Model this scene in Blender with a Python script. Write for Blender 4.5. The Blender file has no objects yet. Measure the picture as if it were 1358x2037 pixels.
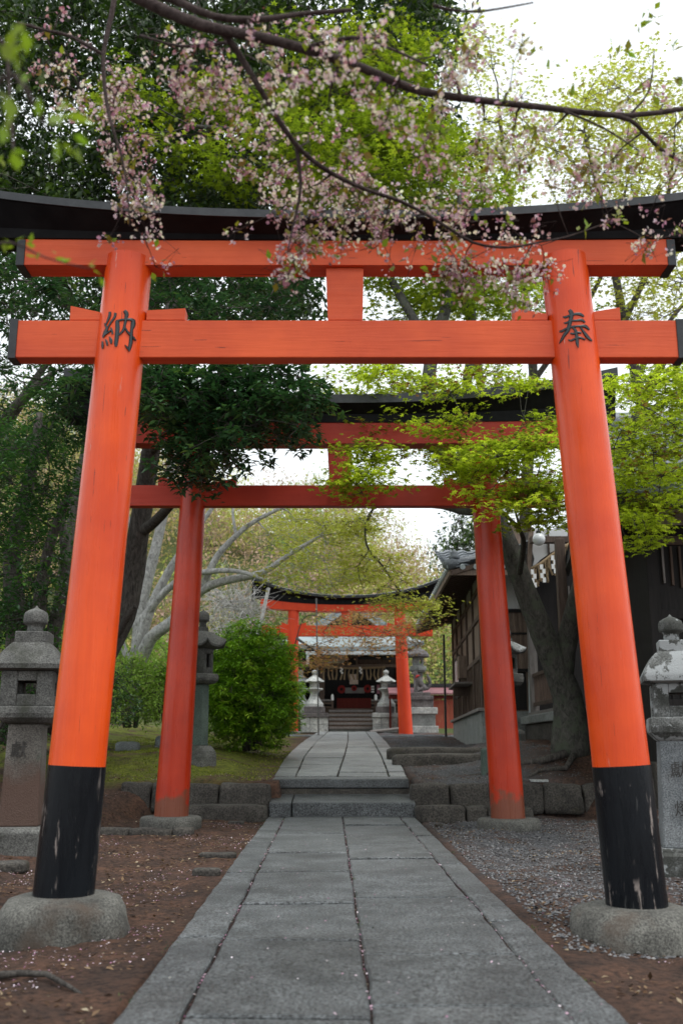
import bpy, bmesh, math, random
import numpy as np
from mathutils import Vector, Matrix
# ------------------------------------------------------------ camera
F, CX, CY = 1980.0, 679.0, 1018.5            # focal length and centre in photograph pixels (1358 x 2037)
PITCH, H = math.radians(13.4), 0.94
sc = bpy.context.scene
cam_d = bpy.data.cameras.new('camera'); cam = bpy.data.objects.new('camera', cam_d)
sc.collection.objects.link(cam); sc.camera = cam
cam.location = (0, 0, H); cam.rotation_euler = (math.pi/2 + PITCH, 0, 0)
cam_d.sensor_fit = 'VERTICAL'; cam_d.sensor_height = 36.0; cam_d.lens = 36.0*F/2037.0
cam_d.clip_start = 0.05; cam_d.clip_end = 2000
cam_d.dof.use_dof = True; cam_d.dof.focus_distance = 9.5; cam_d.dof.aperture_fstop = 2.2; cam_d.dof.aperture_blades = 9
# ------------------------------------------------------------ sky and sun (bright overcast)
SUN_EL, SUN_AZ = math.radians(66), math.radians(128)      # azimuth from +Y towards +X: high, behind the camera on the right
w = bpy.data.worlds.new("World"); sc.world = w; w.use_nodes = True
wt = w.node_tree; bg = wt.nodes['Background']
sky = wt.nodes.new('ShaderNodeTexSky'); sky.sky_type = 'NISHITA'; sky.sun_disc = False
sky.sun_elevation = SUN_EL; sky.sun_rotation = SUN_AZ; sky.air_density = 1.0; sky.dust_density = 3.0
cl = wt.nodes.new('ShaderNodeMix'); cl.data_type = 'RGBA'; cl.inputs[0].default_value = 0.86
cl.inputs[7].default_value = (12.2, 12.9, 13.3, 1)       # the even white cloud cover
wt.links.new(sky.outputs[0], cl.inputs[6]); wt.links.new(cl.outputs[2], bg.inputs[0])
bg.inputs[1].default_value = 0.09
sd = bpy.data.lights.new('sun', 'SUN'); sd.energy = 1.5; sd.angle = math.radians(22); sd.color = (1, .97, .93)
sun = bpy.data.objects.new('sun', sd); sc.collection.objects.link(sun)
dv = Vector((math.sin(SUN_AZ)*math.cos(SUN_EL), math.cos(SUN_AZ)*math.cos(SUN_EL), math.sin(SUN_EL)))
sun.rotation_euler = dv.to_track_quat('Z', 'Y').to_euler()
sc.view_settings.view_transform = 'Standard'; sc.view_settings.look = 'None'; sc.view_settings.gamma = 1
sc.view_settings.exposure = 0.42
sc.cycles.max_bounces = 6; sc.cycles.transparent_max_bounces = 8; sc.cycles.diffuse_bounces = 4
# ------------------------------------------------------------ helpers
R = math.radians
rng = np.random.default_rng(7); random.seed(7)
def at(px, py, Y):                       # the world point seen at a pixel, at a given distance along the path
    u, v = (px-CX)/F, (CY-py)/F
    c, s = math.cos(PITCH), math.sin(PITCH)
    dy, dz = c - v*s, s + v*c
    t = Y/dy
    return Vector((u*t, Y, H + dz*t))
def zat(py, Y): return at(CX, py, Y).z
def scl(py, Y):                          # metres per pixel there
    v = (CY-py)/F
    return (Y/(math.cos(PITCH) - v*math.sin(PITCH)))/F
class MB:
    def __init__(s): s.v = []; s.f = []
    def add(s, vs, fs):
        o = len(s.v); s.v += [tuple(p) for p in vs]; s.f += [tuple(i+o for i in f) for f in fs]
    def box(s, x0, x1, y0, y1, z0, z1, M=None, jit=0):
        vs = [Vector((x, y, z)) for z in (z0, z1) for y in (y0, y1) for x in (x0, x1)]
        if jit: vs = [p + Vector([random.uniform(-jit, jit) for _ in range(3)]) for p in vs]
        if M is not None: vs = [M @ p for p in vs]
        s.add(vs, [(0,2,3,1),(4,5,7,6),(0,1,5,4),(1,3,7,5),(3,2,6,7),(2,0,4,6)])
        return s
    def hexa(s, bottom, top):            # four bottom and four top corners, same order, anticlockwise from above
        s.add(list(bottom)+list(top), [(3,2,1,0),(4,5,6,7),(0,1,5,4),(1,2,6,5),(2,3,7,6),(3,0,4,7)]); return s
    def bar(s, p0, p1, w, h, up=(0,0,1)):
        p0, p1 = Vector(p0), Vector(p1); d = (p1-p0); L = d.length; d.normalize()
        sd_ = d.cross(Vector(up))
        if sd_.length < 1e-3: sd_ = d.cross(Vector((1,0,0)))
        sd_.normalize(); u = sd_.cross(d)
        M = Matrix((( sd_.x, d.x, u.x, p0.x),(sd_.y, d.y, u.y, p0.y),(sd_.z, d.z, u.z, p0.z),(0,0,0,1)))
        return s.box(-w/2, w/2, 0, L, -h/2, h/2, M)
    def tube(s, pts, rad, n=8, cap=True, wob=0):
        pts = [Vector(p) for p in pts]; m = len(pts); o = len(s.v)
        if not hasattr(rad, '__len__'): rad = [rad]*m
        x = None; vs = []
        for i, p in enumerate(pts):
            d = (pts[min(i+1, m-1)] - pts[max(i-1, 0)])
            if d.length < 1e-9: d = Vector((0,0,1))
            d.normalize()
            if x is None:
                x = d.cross(Vector((0,0,1)) if abs(d.z) < .9 else Vector((0,1,0)))
            x = x - d*x.dot(d); x.normalize(); y = d.cross(x)
            for k in range(n):
                a = 2*math.pi*k/n; r = rad[i]*(1+(random.uniform(-wob, wob) if wob else 0))
                vs.append(p + (x*math.cos(a)+y*math.sin(a))*r)
        fs = [(i*n+k, i*n+(k+1)%n, (i+1)*n+(k+1)%n, (i+1)*n+k) for i in range(m-1) for k in range(n)]
        if cap: fs += [tuple(range(n-1, -1, -1)), tuple((m-1)*n+k for k in range(n))]
        s.add(vs, fs); return s
    def lathe(s, prof, n=24, c=(0,0,0), rot=0, lean=(0,0)):      # prof: (radius, z); n=4 gives square bodies, radius = half width
        k4 = 1/math.cos(math.pi/n) if n <= 8 else 1
        vs = []; c = Vector(c)
        for r, z in prof:
            for k in range(n):
                a = rot + 2*math.pi*(k+.5)/n
                vs.append(c + Vector((math.cos(a)*r*k4 + lean[0]*z, math.sin(a)*r*k4 + lean[1]*z, z)))
        m = len(prof)
        fs = [(i*n+k, i*n+(k+1)%n, (i+1)*n+(k+1)%n, (i+1)*n+k) for i in range(m-1) for k in range(n)]
        fs += [tuple(range(n-1, -1, -1)), tuple((m-1)*n+k for k in range(n))]
        s.add(vs, fs); return s
    def prism(s, poly, y0, y1):          # polygon in x,z pushed from y0 to y1
        n = len(poly)
        s.add([(x, y0, z) for x, z in poly]+[(x, y1, z) for x, z in poly],
              [tuple(range(n)), tuple(range(2*n-1, n-1, -1))] + [(i+n, (i+1)%n+n, (i+1)%n, i) for i in range(n)]); return s
    def build(s, name, mat, parent=None, smooth=False, bevel=0, seg=2, loc=None):
        V = np.array(s.v, dtype=np.float32).reshape(-1, 3)
        if parent is not None:
            o = Vector((0,0,0)); p = parent
            while p is not None: o += p.location; p = p.parent
            loc_ = Vector((0,0,0)); V = V - np.array(o, dtype=np.float32)
        else:
            loc_ = Vector(loc) if loc is not None else Vector((float(V[:,0].mean()), float(V[:,1].mean()), float(V[:,2].min())))
            V = V - np.array(loc_, dtype=np.float32)
        me = bpy.data.meshes.new(name); me.from_pydata(V.tolist(), [], s.f); me.validate()
        bm = bmesh.new(); bm.from_mesh(me); bmesh.ops.recalc_face_normals(bm, faces=bm.faces); bm.to_mesh(me); bm.free()
        ob = bpy.data.objects.new(name, me); sc.collection.objects.link(ob); ob.location = loc_
        if parent is not None: ob.parent = parent
        me.materials.append(mat)
        if smooth:
            me.polygons.foreach_set('use_smooth', [True]*len(me.polygons))
            if smooth == 'auto':
                m = ob.modifiers.new('edge', 'EDGE_SPLIT'); m.split_angle = R(35)
        if bevel:
            b = ob.modifiers.new('bevel', 'BEVEL'); b.width = bevel; b.segments = seg; b.limit_method = 'ANGLE'; b.angle_limit = R(40)
        return ob
def empty(name, loc, label=None, cat=None, group=None):
    o = bpy.data.objects.new(name, None); sc.collection.objects.link(o); o.location = Vector(loc); o.empty_display_size = .2
    if label: tag(o, label, cat, group)
    return o
def tag(o, label=None, cat=None, group=None, kind=None):
    if label: o['label'] = label
    if cat: o['category'] = cat
    if group: o['group'] = group
    if kind: o['kind'] = kind
    return o
def copy_tree(o, parent=None):
    c = o.copy(); sc.collection.objects.link(c)
    if parent: c.parent = parent
    for ch in list(o.children): copy_tree(ch, c)
    return c
# ------------------------------------------------------------ materials
def C(r, g, b):                          # sRGB 0-255 to linear
    f = lambda c: (c/255/12.92) if c/255 <= .04045 else ((c/255+.055)/1.055)**2.4
    return (f(r), f(g), f(b), 1)
MATS = {}
def newmat(name):
    m = bpy.data.materials.new(name); m.use_nodes = True; MATS[name] = m
    return m, m.node_tree.nodes, m.node_tree.links, m.node_tree.nodes['Principled BSDF']
def coords(N, L, scale=(1,1,1)):
    g = N.new('ShaderNodeNewGeometry'); mp = N.new('ShaderNodeMapping'); mp.inputs['Scale'].default_value = scale
    L.new(g.outputs['Position'], mp.inputs[0]); return mp.outputs[0]
def noise(N, L, co, scale, detail=5, rough=.55, dist=0):
    n = N.new('ShaderNodeTexNoise'); n.inputs['Scale'].default_value = scale; n.inputs['Detail'].default_value = detail
    n.inputs['Roughness'].default_value = rough; n.inputs['Distortion'].default_value = dist; L.new(co, n.inputs['Vector']); return n.outputs[0]
def ramp(N, L, fac, stops, interp='LINEAR'):
    r = N.new('ShaderNodeValToRGB'); r.color_ramp.interpolation = interp; e = r.color_ramp.elements
    while len(e) < len(stops): e.new(.5)
    for i, (p, c) in enumerate(stops): e[i].position = p; e[i].color = c if hasattr(c, '__len__') else (c, c, c, 1)
    L.new(fac, r.inputs[0]); return r.outputs[0]
def mixc(N, L, fac, a, b, mode='MIX'):
    m = N.new('ShaderNodeMix'); m.data_type = 'RGBA'; m.blend_type = mode
    for sock, v in ((m.inputs[0], fac), (m.inputs[6], a), (m.inputs[7], b)):
        if isinstance(v, bpy.types.NodeSocket): L.new(v, sock)
        else: sock.default_value = v
    return m.outputs[2]
def bump(N, L, bs, hgt, strength, dist=.02):
    b = N.new('ShaderNodeBump'); b.inputs['Strength'].default_value = strength; b.inputs['Distance'].default_value = dist
    L.new(hgt, b.inputs['Height']); L.new(b.outputs[0], bs.inputs['Normal'])
def m_paint(name, base, dark, rough=.38, soil=None, worn=None, worn_lim=.68, scratch=(14,14,.7), spec=.5, grain=.25):
    m, N, L, bs = newmat(name)
    co = coords(N, L); st = coords(N, L, scratch)
    big = noise(N, L, co, 1.7, 4); streak = noise(N, L, st, 2.2, 6, .6)
    c = mixc(N, L, ramp(N, L, big, [(.35, 0.0), (.7, 1.0)]), base, dark)
    c = mixc(N, L, ramp(N, L, streak, [(.50, .0), (.72, .35)]), c, dark)
    if worn:
        spots = noise(N, L, coords(N, L, (scratch[0]*1.0, scratch[1]*1.0, scratch[2]*1.6)), 1.6, 8, .66, .4)
        gate = noise(N, L, co, 3.1, 2)
        k = N.new('ShaderNodeMath'); k.operation = 'MULTIPLY'
        L.new(ramp(N, L, spots, [(worn_lim, 0.0), (worn_lim+.05, 1.0)]), k.inputs[0]); L.new(ramp(N, L, gate, [(.46, 0.0), (.56, 1.0)]), k.inputs[1])
        c = mixc(N, L, k.outputs[0], c, worn)
    fine = noise(N, L, coords(N, L, tuple(2.2*q for q in scratch)), 2.1, 3, .5)
    c = mixc(N, L, ramp(N, L, fine, [(.70, 0.0), (.715, .7)]), c, (.16,.02,.01,1) if base[0] > .1 else (.05,.05,.05,1))
    if soil:
        g = N.new('ShaderNodeNewGeometry'); s = N.new('ShaderNodeSeparateXYZ'); L.new(g.outputs['Position'], s.inputs[0])
        a1 = N.new('ShaderNodeMath'); a1.operation = 'MULTIPLY_ADD'; L.new(noise(N, L, co, 5, 5), a1.inputs[0]); a1.inputs[1].default_value = -.7; L.new(s.outputs[2], a1.inputs[2])
        c = mixc(N, L, ramp(N, L, a1.outputs[0], [(0, .75), (max(.01, soil), 0.0)]), c, (.13,.075,.045,1))
    L.new(c, bs.inputs['Base Color'])
    L.new(ramp(N, L, streak, [(.3, rough-.06), (.75, rough+.16)]), bs.inputs['Roughness'])
    bs.inputs['Specular IOR Level'].default_value = spec
    bump(N, L, bs, noise(N, L, st, 6, 6, .6), grain, .006)
    return m
def m_stone(name, a, b, speck=.5, moss=None, mossamt=.5, lichen=None, rough=.85, fs=160, bs_=.5, soil=None, island=0, bd=.008):
    m, N, L, bs = newmat(name); co = coords(N, L)
    c = mixc(N, L, ramp(N, L, noise(N, L, co, 3.5, 6, .62), [(.33, 0.0), (.68, 1.0)]), a, b)
    sp = noise(N, L, co, fs*.62, 4, .75)
    c = mixc(N, L, speck, c, ramp(N, L, sp, [(.38, .0), (.5, .5), (.62, 1.0)]), 'OVERLAY')
    if moss:
        c = mixc(N, L, ramp(N, L, noise(N, L, co, 2.3, 7, .65), [(1-mossamt-.06, 0.0), (1-mossamt+.08, .85)]), c, moss)
    if lichen:
        c = mixc(N, L, ramp(N, L, noise(N, L, co, 5.5, 8, .66), [(.51, 0.0), (.54, .95)]), c, lichen)
    if soil:
        g = N.new('ShaderNodeNewGeometry'); s = N.new('ShaderNodeSeparateXYZ'); L.new(g.outputs['Position'], s.inputs[0])
        a1 = N.new('ShaderNodeMath'); a1.operation = 'MULTIPLY_ADD'; L.new(noise(N, L, co, 6, 5), a1.inputs[0]); a1.inputs[1].default_value = -soil[2]; L.new(s.outputs[2], a1.inputs[2])
        c = mixc(N, L, ramp(N, L, a1.outputs[0], [(max(0, soil[1]-.12), .9), (soil[1]+.12, 0.0)]), c, soil[0])
    if island:
        g = N.new('ShaderNodeNewGeometry')
        c = mixc(N, L, .85, c, ramp(N, L, g.outputs['Random Per Island'], [(0, (.66,.66,.65,1)), (.5, (.86,.86,.85,1)), (1, (1.0,.99,.97,1))]), 'MULTIPLY')
        c = mixc(N, L, .8, c, ramp(N, L, noise(N, L, co, 1.1, 6, .65, .5), [(.36, (.55,.54,.53,1)), (.56, (1,1,1,1))]), 'MULTIPLY')
        c = mixc(N, L, ramp(N, L, noise(N, L, co, 9, 7, .7), [(.60, 0.0), (.68, .5)]), c, (.04,.04,.034,1))
    L.new(c, bs.inputs['Base Color']); bs.inputs['Roughness'].default_value = rough
    bump(N, L, bs, noise(N, L, co, fs*.5, 8, .7), bs_, bd)
    return m
def m_wood(name, a, b, scale=(30,30,2), rough=.75, spec=.3):
    m, N, L, bs = newmat(name); co = coords(N, L, scale)
    c = mixc(N, L, ramp(N, L, noise(N, L, co, 1.3, 7, .65, .6), [(.3, 0.0), (.7, 1.0)]), a, b)
    L.new(c, bs.inputs['Base Color']); bs.inputs['Roughness'].default_value = rough; bs.inputs['Specular IOR Level'].default_value = spec
    bump(N, L, bs, noise(N, L, co, 2.5, 8, .7), .4, .01); return m
def m_plain(name, a, b=None, rough=.7, scale=8, spec=.4, bmp=.15):
    m, N, L, bs = newmat(name); co = coords(N, L)
    b = b or tuple(x*.75 for x in a[:3])+(1,)
    L.new(mixc(N, L, ramp(N, L, noise(N, L, co, scale, 6, .6), [(.35, 0.0), (.68, 1.0)]), a, b), bs.inputs['Base Color'])
    bs.inputs['Roughness'].default_value = rough; bs.inputs['Specular IOR Level'].default_value = spec
    bump(N, L, bs, noise(N, L, co, scale*6, 6), bmp, .01); return m
def m_leaf(name, stops, trans=.35, rough=.45, gloss=.12):
    m, N, L, bs = newmat(name); at_ = N.new('ShaderNodeAttribute'); at_.attribute_name = 'rnd'
    c = ramp(N, L, at_.outputs['Fac'], stops)
    L.new(c, bs.inputs['Base Color']); bs.inputs['Roughness'].default_value = rough; bs.inputs['Specular IOR Level'].default_value = gloss*3
    t = N.new('ShaderNodeBsdfTranslucent'); L.new(mixc(N, L, 1.0, c, (1.0, 1.12, .62, 1), 'MULTIPLY'), t.inputs[0])
    mx = N.new('ShaderNodeMixShader'); mx.inputs[0].default_value = trans
    L.new(bs.outputs[0], mx.inputs[1]); L.new(t.outputs[0], mx.inputs[2]); L.new(mx.outputs[0], N['Material Output'].inputs['Surface'])
    return m
def m_bark(name, a, b, moss=None, sc_=(9,9,2.2), bmp=.9):
    m, N, L, bs = newmat(name); co = coords(N, L, sc_)
    n = noise(N, L, co, 3.2, 9, .72, .8)
    c = mixc(N, L, ramp(N, L, n, [(.36, 0.0), (.64, 1.0)]), a, b)
    if moss: c = mixc(N, L, ramp(N, L, noise(N, L, coords(N, L), 5, 6, .7), [(.5, 0.0), (.6, .8)]), c, moss)
    L.new(c, bs.inputs['Base Color']); bs.inputs['Roughness'].default_value = .95; bs.inputs['Specular IOR Level'].default_value = .2
    bump(N, L, bs, n, bmp, .03); return m
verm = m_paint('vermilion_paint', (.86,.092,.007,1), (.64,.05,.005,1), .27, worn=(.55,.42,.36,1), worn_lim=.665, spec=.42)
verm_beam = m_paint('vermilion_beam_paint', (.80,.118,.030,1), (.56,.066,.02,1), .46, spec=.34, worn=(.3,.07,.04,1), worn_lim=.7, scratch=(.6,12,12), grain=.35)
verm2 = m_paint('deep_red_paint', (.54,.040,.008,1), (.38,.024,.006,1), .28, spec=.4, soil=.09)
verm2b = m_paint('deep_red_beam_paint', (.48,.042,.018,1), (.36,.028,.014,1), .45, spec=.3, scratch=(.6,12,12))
verm3 = m_paint('far_vermilion_paint', (.84,.078,.02,1), (.72,.055,.016,1), .4, spec=.3)
blackp = m_paint('black_paint', (.004,.005,.007,1), (.007,.009,.012,1), .26, spec=.22, worn=(.26,.22,.20,1), worn_lim=.585, scratch=(10,10,1.1), grain=.5)
blackr = m_plain('black_roof_board', (.004,.004,.005,1), (.010,.010,.011,1), .6, 6, .15)
blackm = m_plain('black_metal_cover', (.018,.020,.023,1), (.035,.037,.04,1), .45, 14, .4)
ink = m_plain('carved_character_black', (.006,.006,.008,1), None, .35)
slate = m_plain('carved_character_slate', (.035,.045,.05,1), None, .3)
granite = m_stone('granite', C(128,132,133), C(96,101,104), .55, bs_=.5)
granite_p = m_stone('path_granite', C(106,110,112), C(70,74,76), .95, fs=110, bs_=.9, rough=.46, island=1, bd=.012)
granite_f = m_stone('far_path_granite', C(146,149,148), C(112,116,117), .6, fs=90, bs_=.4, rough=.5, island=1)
lantern_st = m_stone('weathered_lantern_stone', C(104,104,100), C(62,62,60), .6, moss=C(50,52,42), mossamt=.42, fs=120, bs_=.7)
lantern_sh = m_stone('soiled_lantern_shaft_stone', C(112,108,102), C(76,72,66), .5, moss=C(70,96,80), mossamt=.33, fs=120, soil=(C(84,62,52), .50, .5), bs_=.8, bd=.014)
lichen_st = m_stone('lichened_stone', C(128,130,128), C(84,86,84), .6, moss=C(44,46,40), mossamt=.5, lichen=C(152,156,156), fs=120, bs_=.8)
green_st = m_stone('greenish_lantern_stone', C(86,100,92), C(64,76,70), .4, fs=120, bs_=.5)
dark_st = m_stone('dark_mossy_stone_and_riser_shade', C(84,80,74), C(52,49,45), .6, moss=C(58,54,34), mossamt=.36, fs=70, bs_=1, bd=.02)
base_st = m_stone('gate_base_stone', C(104,103,97), C(62,61,57), .6, moss=C(76,64,54), mossamt=.40, fs=130, bs_=.7)
far_st = m_stone('pale_far_stone', C(186,188,184), C(142,146,145), .35, moss=C(84,82,84), mossamt=.34, fs=40, bs_=.3)
far_dark = m_stone('sooty_far_stone', C(110,106,106), C(72,68,68), .4, fs=40, bs_=.3)
# ------------------------------------------------------------ the ground
def smooth(t): t = np.clip(t, 0, 1); return t*t*(3-2*t)
def path_z(Y): return np.where(Y < 13.7, .0105*(Y-3.8)-.0, np.where(Y < 14.5, .28, .53+(Y-14.5)*.0535))
def vnoise(x, y, s, seed=0):
    x = np.asarray(x)*s+seed*17.3; y = np.asarray(y)*s-seed*9.1
    xi, yi = np.floor(x), np.floor(y); fx, fy = x-xi, y-yi; fx, fy = fx*fx*(3-2*fx), fy*fy*(3-2*fy)
    h = lambda a, b: (np.sin(a*127.1+b*311.7+seed)*43758.5453) % 1.0
    return (h(xi,yi)*(1-fx)+h(xi+1,yi)*fx)*(1-fy)+(h(xi,yi+1)*(1-fx)+h(xi+1,yi+1)*fx)*fy
def ground_z(X, Y):
    X, Y = np.asarray(X, float), np.asarray(Y, float)
    lower = .0078*(Y-3.8)-.05
    upper = .50+np.clip(Y-14, 0, 19)*.0485
    upper = upper + np.where(X < -1, smooth((-X-1.1)/1.6)*smooth((Y-14.6)/2.2)*.24*(1-smooth((Y-22)/7)), 0)      # moss mound
    upper = upper + smooth((X-1.9)/1.3)*smooth((Y-14.2)/1.5)*.34*(1-smooth((Y-19)/6))                              # roots round the maple
    wid = np.where(X < 0, smooth((-X-2.4)/.8)*2.4, smooth((X-3.1)/.8)*2.0)+.10
    t = smooth((Y-(14.12-wid*.8))/wid)
    z = lower*(1-t)+upper*t
    z = z + np.where(Y < 14, smooth((-X-2.2)/3)*.30, 0)*(1-t) + smooth((X-3.2)/3)*.12*(1-t)
    z = z + np.clip(-X-4, 0, 30)*.10*smooth((Y-5)/6) + np.clip(X-8, 0, 30)*.05
    hill = smooth((Y-46)/40)*(17.5-7.5*smooth((X-(-2))/12)) + smooth((-X-6)/22)*smooth((Y-20)/22)*6
    off = smooth((np.abs(X-.05)-1.0)/.4)
    z = z + hill + (vnoise(X,Y,1.3,1)-.5)*.07*off + (vnoise(X,Y,4.1,2)-.5)*.035*off + (vnoise(X,Y,11,3)-.5)*.02*off + (vnoise(X,Y,27,4)-.5)*.012*off
    z = z - .085*np.exp(-((np.abs(X)-1.75)/.55)**2-((Y-5.65)/.7)**2)
    corr = (1-smooth((np.abs(X-.08)-.86)/.10))*(Y < 33)*(Y > 0)
    z = z - corr*np.where((Y > 13.3) & (Y < 15), .42, .12)
    return z
xs = np.unique(np.round(np.concatenate([np.linspace(-300,-30,12), np.linspace(-30,-8,23), np.linspace(-8,-4,24), np.linspace(-4,4.4,200), np.linspace(4.4,10,30), np.linspace(10,30,22), np.linspace(30,300,12)]), 4))
ys = np.unique(np.round(np.concatenate([np.linspace(-60,0,12), np.linspace(0,2.5,14), np.linspace(2.5,9,190), np.linspace(9,17,190), np.linspace(17,34,130), np.linspace(34,110,80), np.linspace(110,900,20)]), 4))
GX, GY = np.meshgrid(xs, ys); GZ = ground_z(GX, GY)
def grid_mesh(name, GX, GY, GZ, mat):
    ny, nx = GX.shape; V = np.stack([GX, GY, GZ], -1).reshape(-1, 3)
    i = np.arange((ny-1)*(nx-1)); r, c = i//(nx-1), i % (nx-1); a = r*nx+c
    Fq = np.stack([a, a+1, a+1+nx, a+nx], 1)
    me = bpy.data.meshes.new(name); me.vertices.add(len(V)); me.vertices.foreach_set('co', V.astype(np.float32).ravel())
    me.loops.add(len(Fq)*4); me.loops.foreach_set('vertex_index', Fq.astype(np.int32).ravel())
    me.polygons.add(len(Fq)); me.polygons.foreach_set('loop_start', np.arange(0, len(Fq)*4, 4, dtype=np.int32))
    me.update(); me.validate(); me.polygons.foreach_set('use_smooth', [True]*len(me.polygons))
    ob = bpy.data.objects.new(name, me); sc.collection.objects.link(ob); me.materials.append(mat); return ob
m, N, L, bs = newmat('dirt_moss_gravel')
co = coords(N, L); g = N.new('ShaderNodeNewGeometry'); sp = N.new('ShaderNodeSeparateXYZ'); L.new(g.outputs['Position'], sp.inputs[0])
def mapr(src, a, b, c=0.0, d=1.0):
    n = N.new('ShaderNodeMapRange'); n.inputs[1].default_value = a; n.inputs[2].default_value = b; n.inputs[3].default_value = c; n.inputs[4].default_value = d
    L.new(src, n.inputs[0]); return n.outputs[0]
def mul(*ss):
    o = ss[0]
    for s in ss[1:]:
        k = N.new('ShaderNodeMath'); k.operation = 'MULTIPLY'; k.use_clamp = True; L.new(o, k.inputs[0]); L.new(s, k.inputs[1]); o = k.outputs[0]
    return o
dirt = mixc(N, L, ramp(N, L, noise(N, L, co, 2.6, 8, .65), [(.32, 0.0), (.66, 1.0)]), (.060,.042,.035,1), (.165,.088,.058,1))
dirt = mixc(N, L, ramp(N, L, noise(N, L, co, 26, 7, .7), [(.44, 0.0), (.62, .85)]), dirt, (.028,.021,.019,1))
grav = mixc(N, L, ramp(N, L, noise(N, L, co, 60, 5, .7), [(.35, 0.0), (.65, 1.0)]), (.05,.051,.054,1), (.17,.172,.18,1))
mos = mixc(N, L, ramp(N, L, noise(N, L, co, 14, 7, .7), [(.35, 0.0), (.65, 1.0)]), (.06,.075,.015,1), (.20,.22,.03,1))
gf = mul(mapr(sp.outputs[0], .7, 1.5), ramp(N, L, noise(N, L, co, 1.5, 6, .6), [(.36, .25), (.52, 1.0)]), mapr(sp.outputs[1], 5.5, 10.5))
gf2 = mul(gf, mapr(sp.outputs[0], 3.3, 2.3))
c = mixc(N, L, gf2, dirt, grav)
c = mixc(N, L, mul(mapr(sp.outputs[0], -1.0, -1.7), mapr(sp.outputs[1], 13.9, 14.6), ramp(N, L, noise(N, L, co, 1.4, 6, .6), [(.38, 0.0), (.52, 1.0)])), c, mos)
c = mixc(N, L, mapr(sp.outputs[1], 34, 46), c, (.07,.085,.03,1))
L.new(c, bs.inputs['Base Color']); bs.inputs['Roughness'].default_value = .95; bs.inputs['Specular IOR Level'].default_value = .2
bump(N, L, bs, noise(N, L, co, 34, 9, .75), .9, .04)
ground = tag(grid_mesh('ground', GX, GY, GZ, m), kind='structure')
# ------------------------------------------------------------ the paved path
def lerp(a, b, t): return a+(b-a)*t
def slab(mb, xl0, xr0, xl1, xr1, y0, y1, zf, th=.12, gap=.010, gy=None):   # a bevelled quad slab lying on the slope
    j = lambda: random.uniform(-.012, .012)
    gy = gap if gy is None else gy; y0, y1 = y0+gy, y1-gy
    tilt = random.uniform(-.004, .004); zz = random.uniform(-.006, .006)
    ns = max(1, int((y1-y0)/.18))
    Lx = [(lerp(xl0, xl1, i/ns)+gap*.6+(random.uniform(-.007,.007) if 0 < i < ns else 0), lerp(y0, y1, i/ns)) for i in range(ns+1)]
    Rx = [(lerp(xr0, xr1, i/ns)-gap*.6+(random.uniform(-.007,.007) if 0 < i < ns else 0), lerp(y0, y1, i/ns)) for i in range(ns+1)]
    jj = j()*.8
    top = [Vector((x, y, float(zf(y))+zz+tilt)) for x, y in Lx]+[Vector((x, y+jj, float(zf(y))+zz-tilt)) for x, y in reversed(Rx)]
    n = len(top); c_ = sum(top, Vector())/n; ins = [c_+(p-c_)*1.0 for p in top]
    # chamfer ring
    def inset(p):
        dx = .010 if p.x < c_.x else -.010; dy = .010 if p.y < (y0+y1)/2 else -.010
        return Vector((p.x+dx, p.y+(dy if (abs(p.y-y0) < .06 or abs(p.y-y1) < .06) else 0), p.z))
    a = [inset(p) for p in top]; b = [p-Vector((0,0,.009)) for p in top]; d = [p-Vector((0,0,th)) for p in top]
    fs = [tuple(range(n-1, -1, -1))]
    for k in range(2): fs += [(k*n+i, k*n+(i+1)%n, (k+1)*n+(i+1)%n, (k+1)*n+i) for i in range(n)]
    mb.add(a+b+d, fs)
path_root = tag(empty('stone_path', (0, 2, 0)), kind='structure')
def edges(pa, pb, Ya, Yb):               # pixel x at the two ends -> x as a function of Y
    ya, yb = pa[1], pb[1]
    xa, xb = at(pa[0], ya, Ya).x, at(pb[0], yb, Yb).x
    return lambda Y: xa+(xb-xa)*(Y-Ya)/(Yb-Ya)
Y0, Y1 = 3.83, 13.68
nf = [edges((a, 2037), (b, 1622), Y0, Y1) for a, b in ((220, 533), (357, 567), (742, 681), (1145, 794), (1256, 824))]
def near_z(Y): return float(at(CX, 2037, Y0).z)*0+.0078*(Y-3.8)+.0
mb = MB()
cuts = [[1.2, 3.1, 5.4, 7.9, 10.3, 13.66], [1.2, 2.55, 3.92, 5.35, 6.5, 8.0, 9.3, 11.2, 13.66], [1.2, 2.3, 4.05, 5.0, 6.75, 8.9, 10.1, 12.3, 13.66], [1.2, 2.9, 5.9, 8.5, 11.0, 13.66]]
for k in range(4):
    wv = .012*(1 if k in (1, 2) else 0)
    for i in range(len(cuts[k])-1):
        a, b = cuts[k][i], cuts[k][i+1]
        slab(mb, nf[k](a), nf[k+1](a), nf[k](b), nf[k+1](b), a, b, near_z, gy=.009+.0048*(a-2))
mb.build('paving_slab', granite_p, path_root)
mb = MB(); mb.hexa([(nf[0](1)+.03,1,-.2),(nf[4](1)-.03,1,-.2),(nf[4](13.7)-.03,13.7,-.1),(nf[0](13.7)+.03,13.7,-.1)],
                   [(nf[0](1)+.03,1,near_z(1)-.016),(nf[4](1)-.03,1,near_z(1)-.016),(nf[4](13.7)-.03,13.7,near_z(13.7)-.016),(nf[0](13.7)+.03,13.7,near_z(13.7)-.016)])
soilm = m_plain('joint_soil', (.05,.032,.028,1), (.025,.02,.02,1), .95, 30, .1, .6)
mb.build('joint_soil', soilm, path_root)
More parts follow.
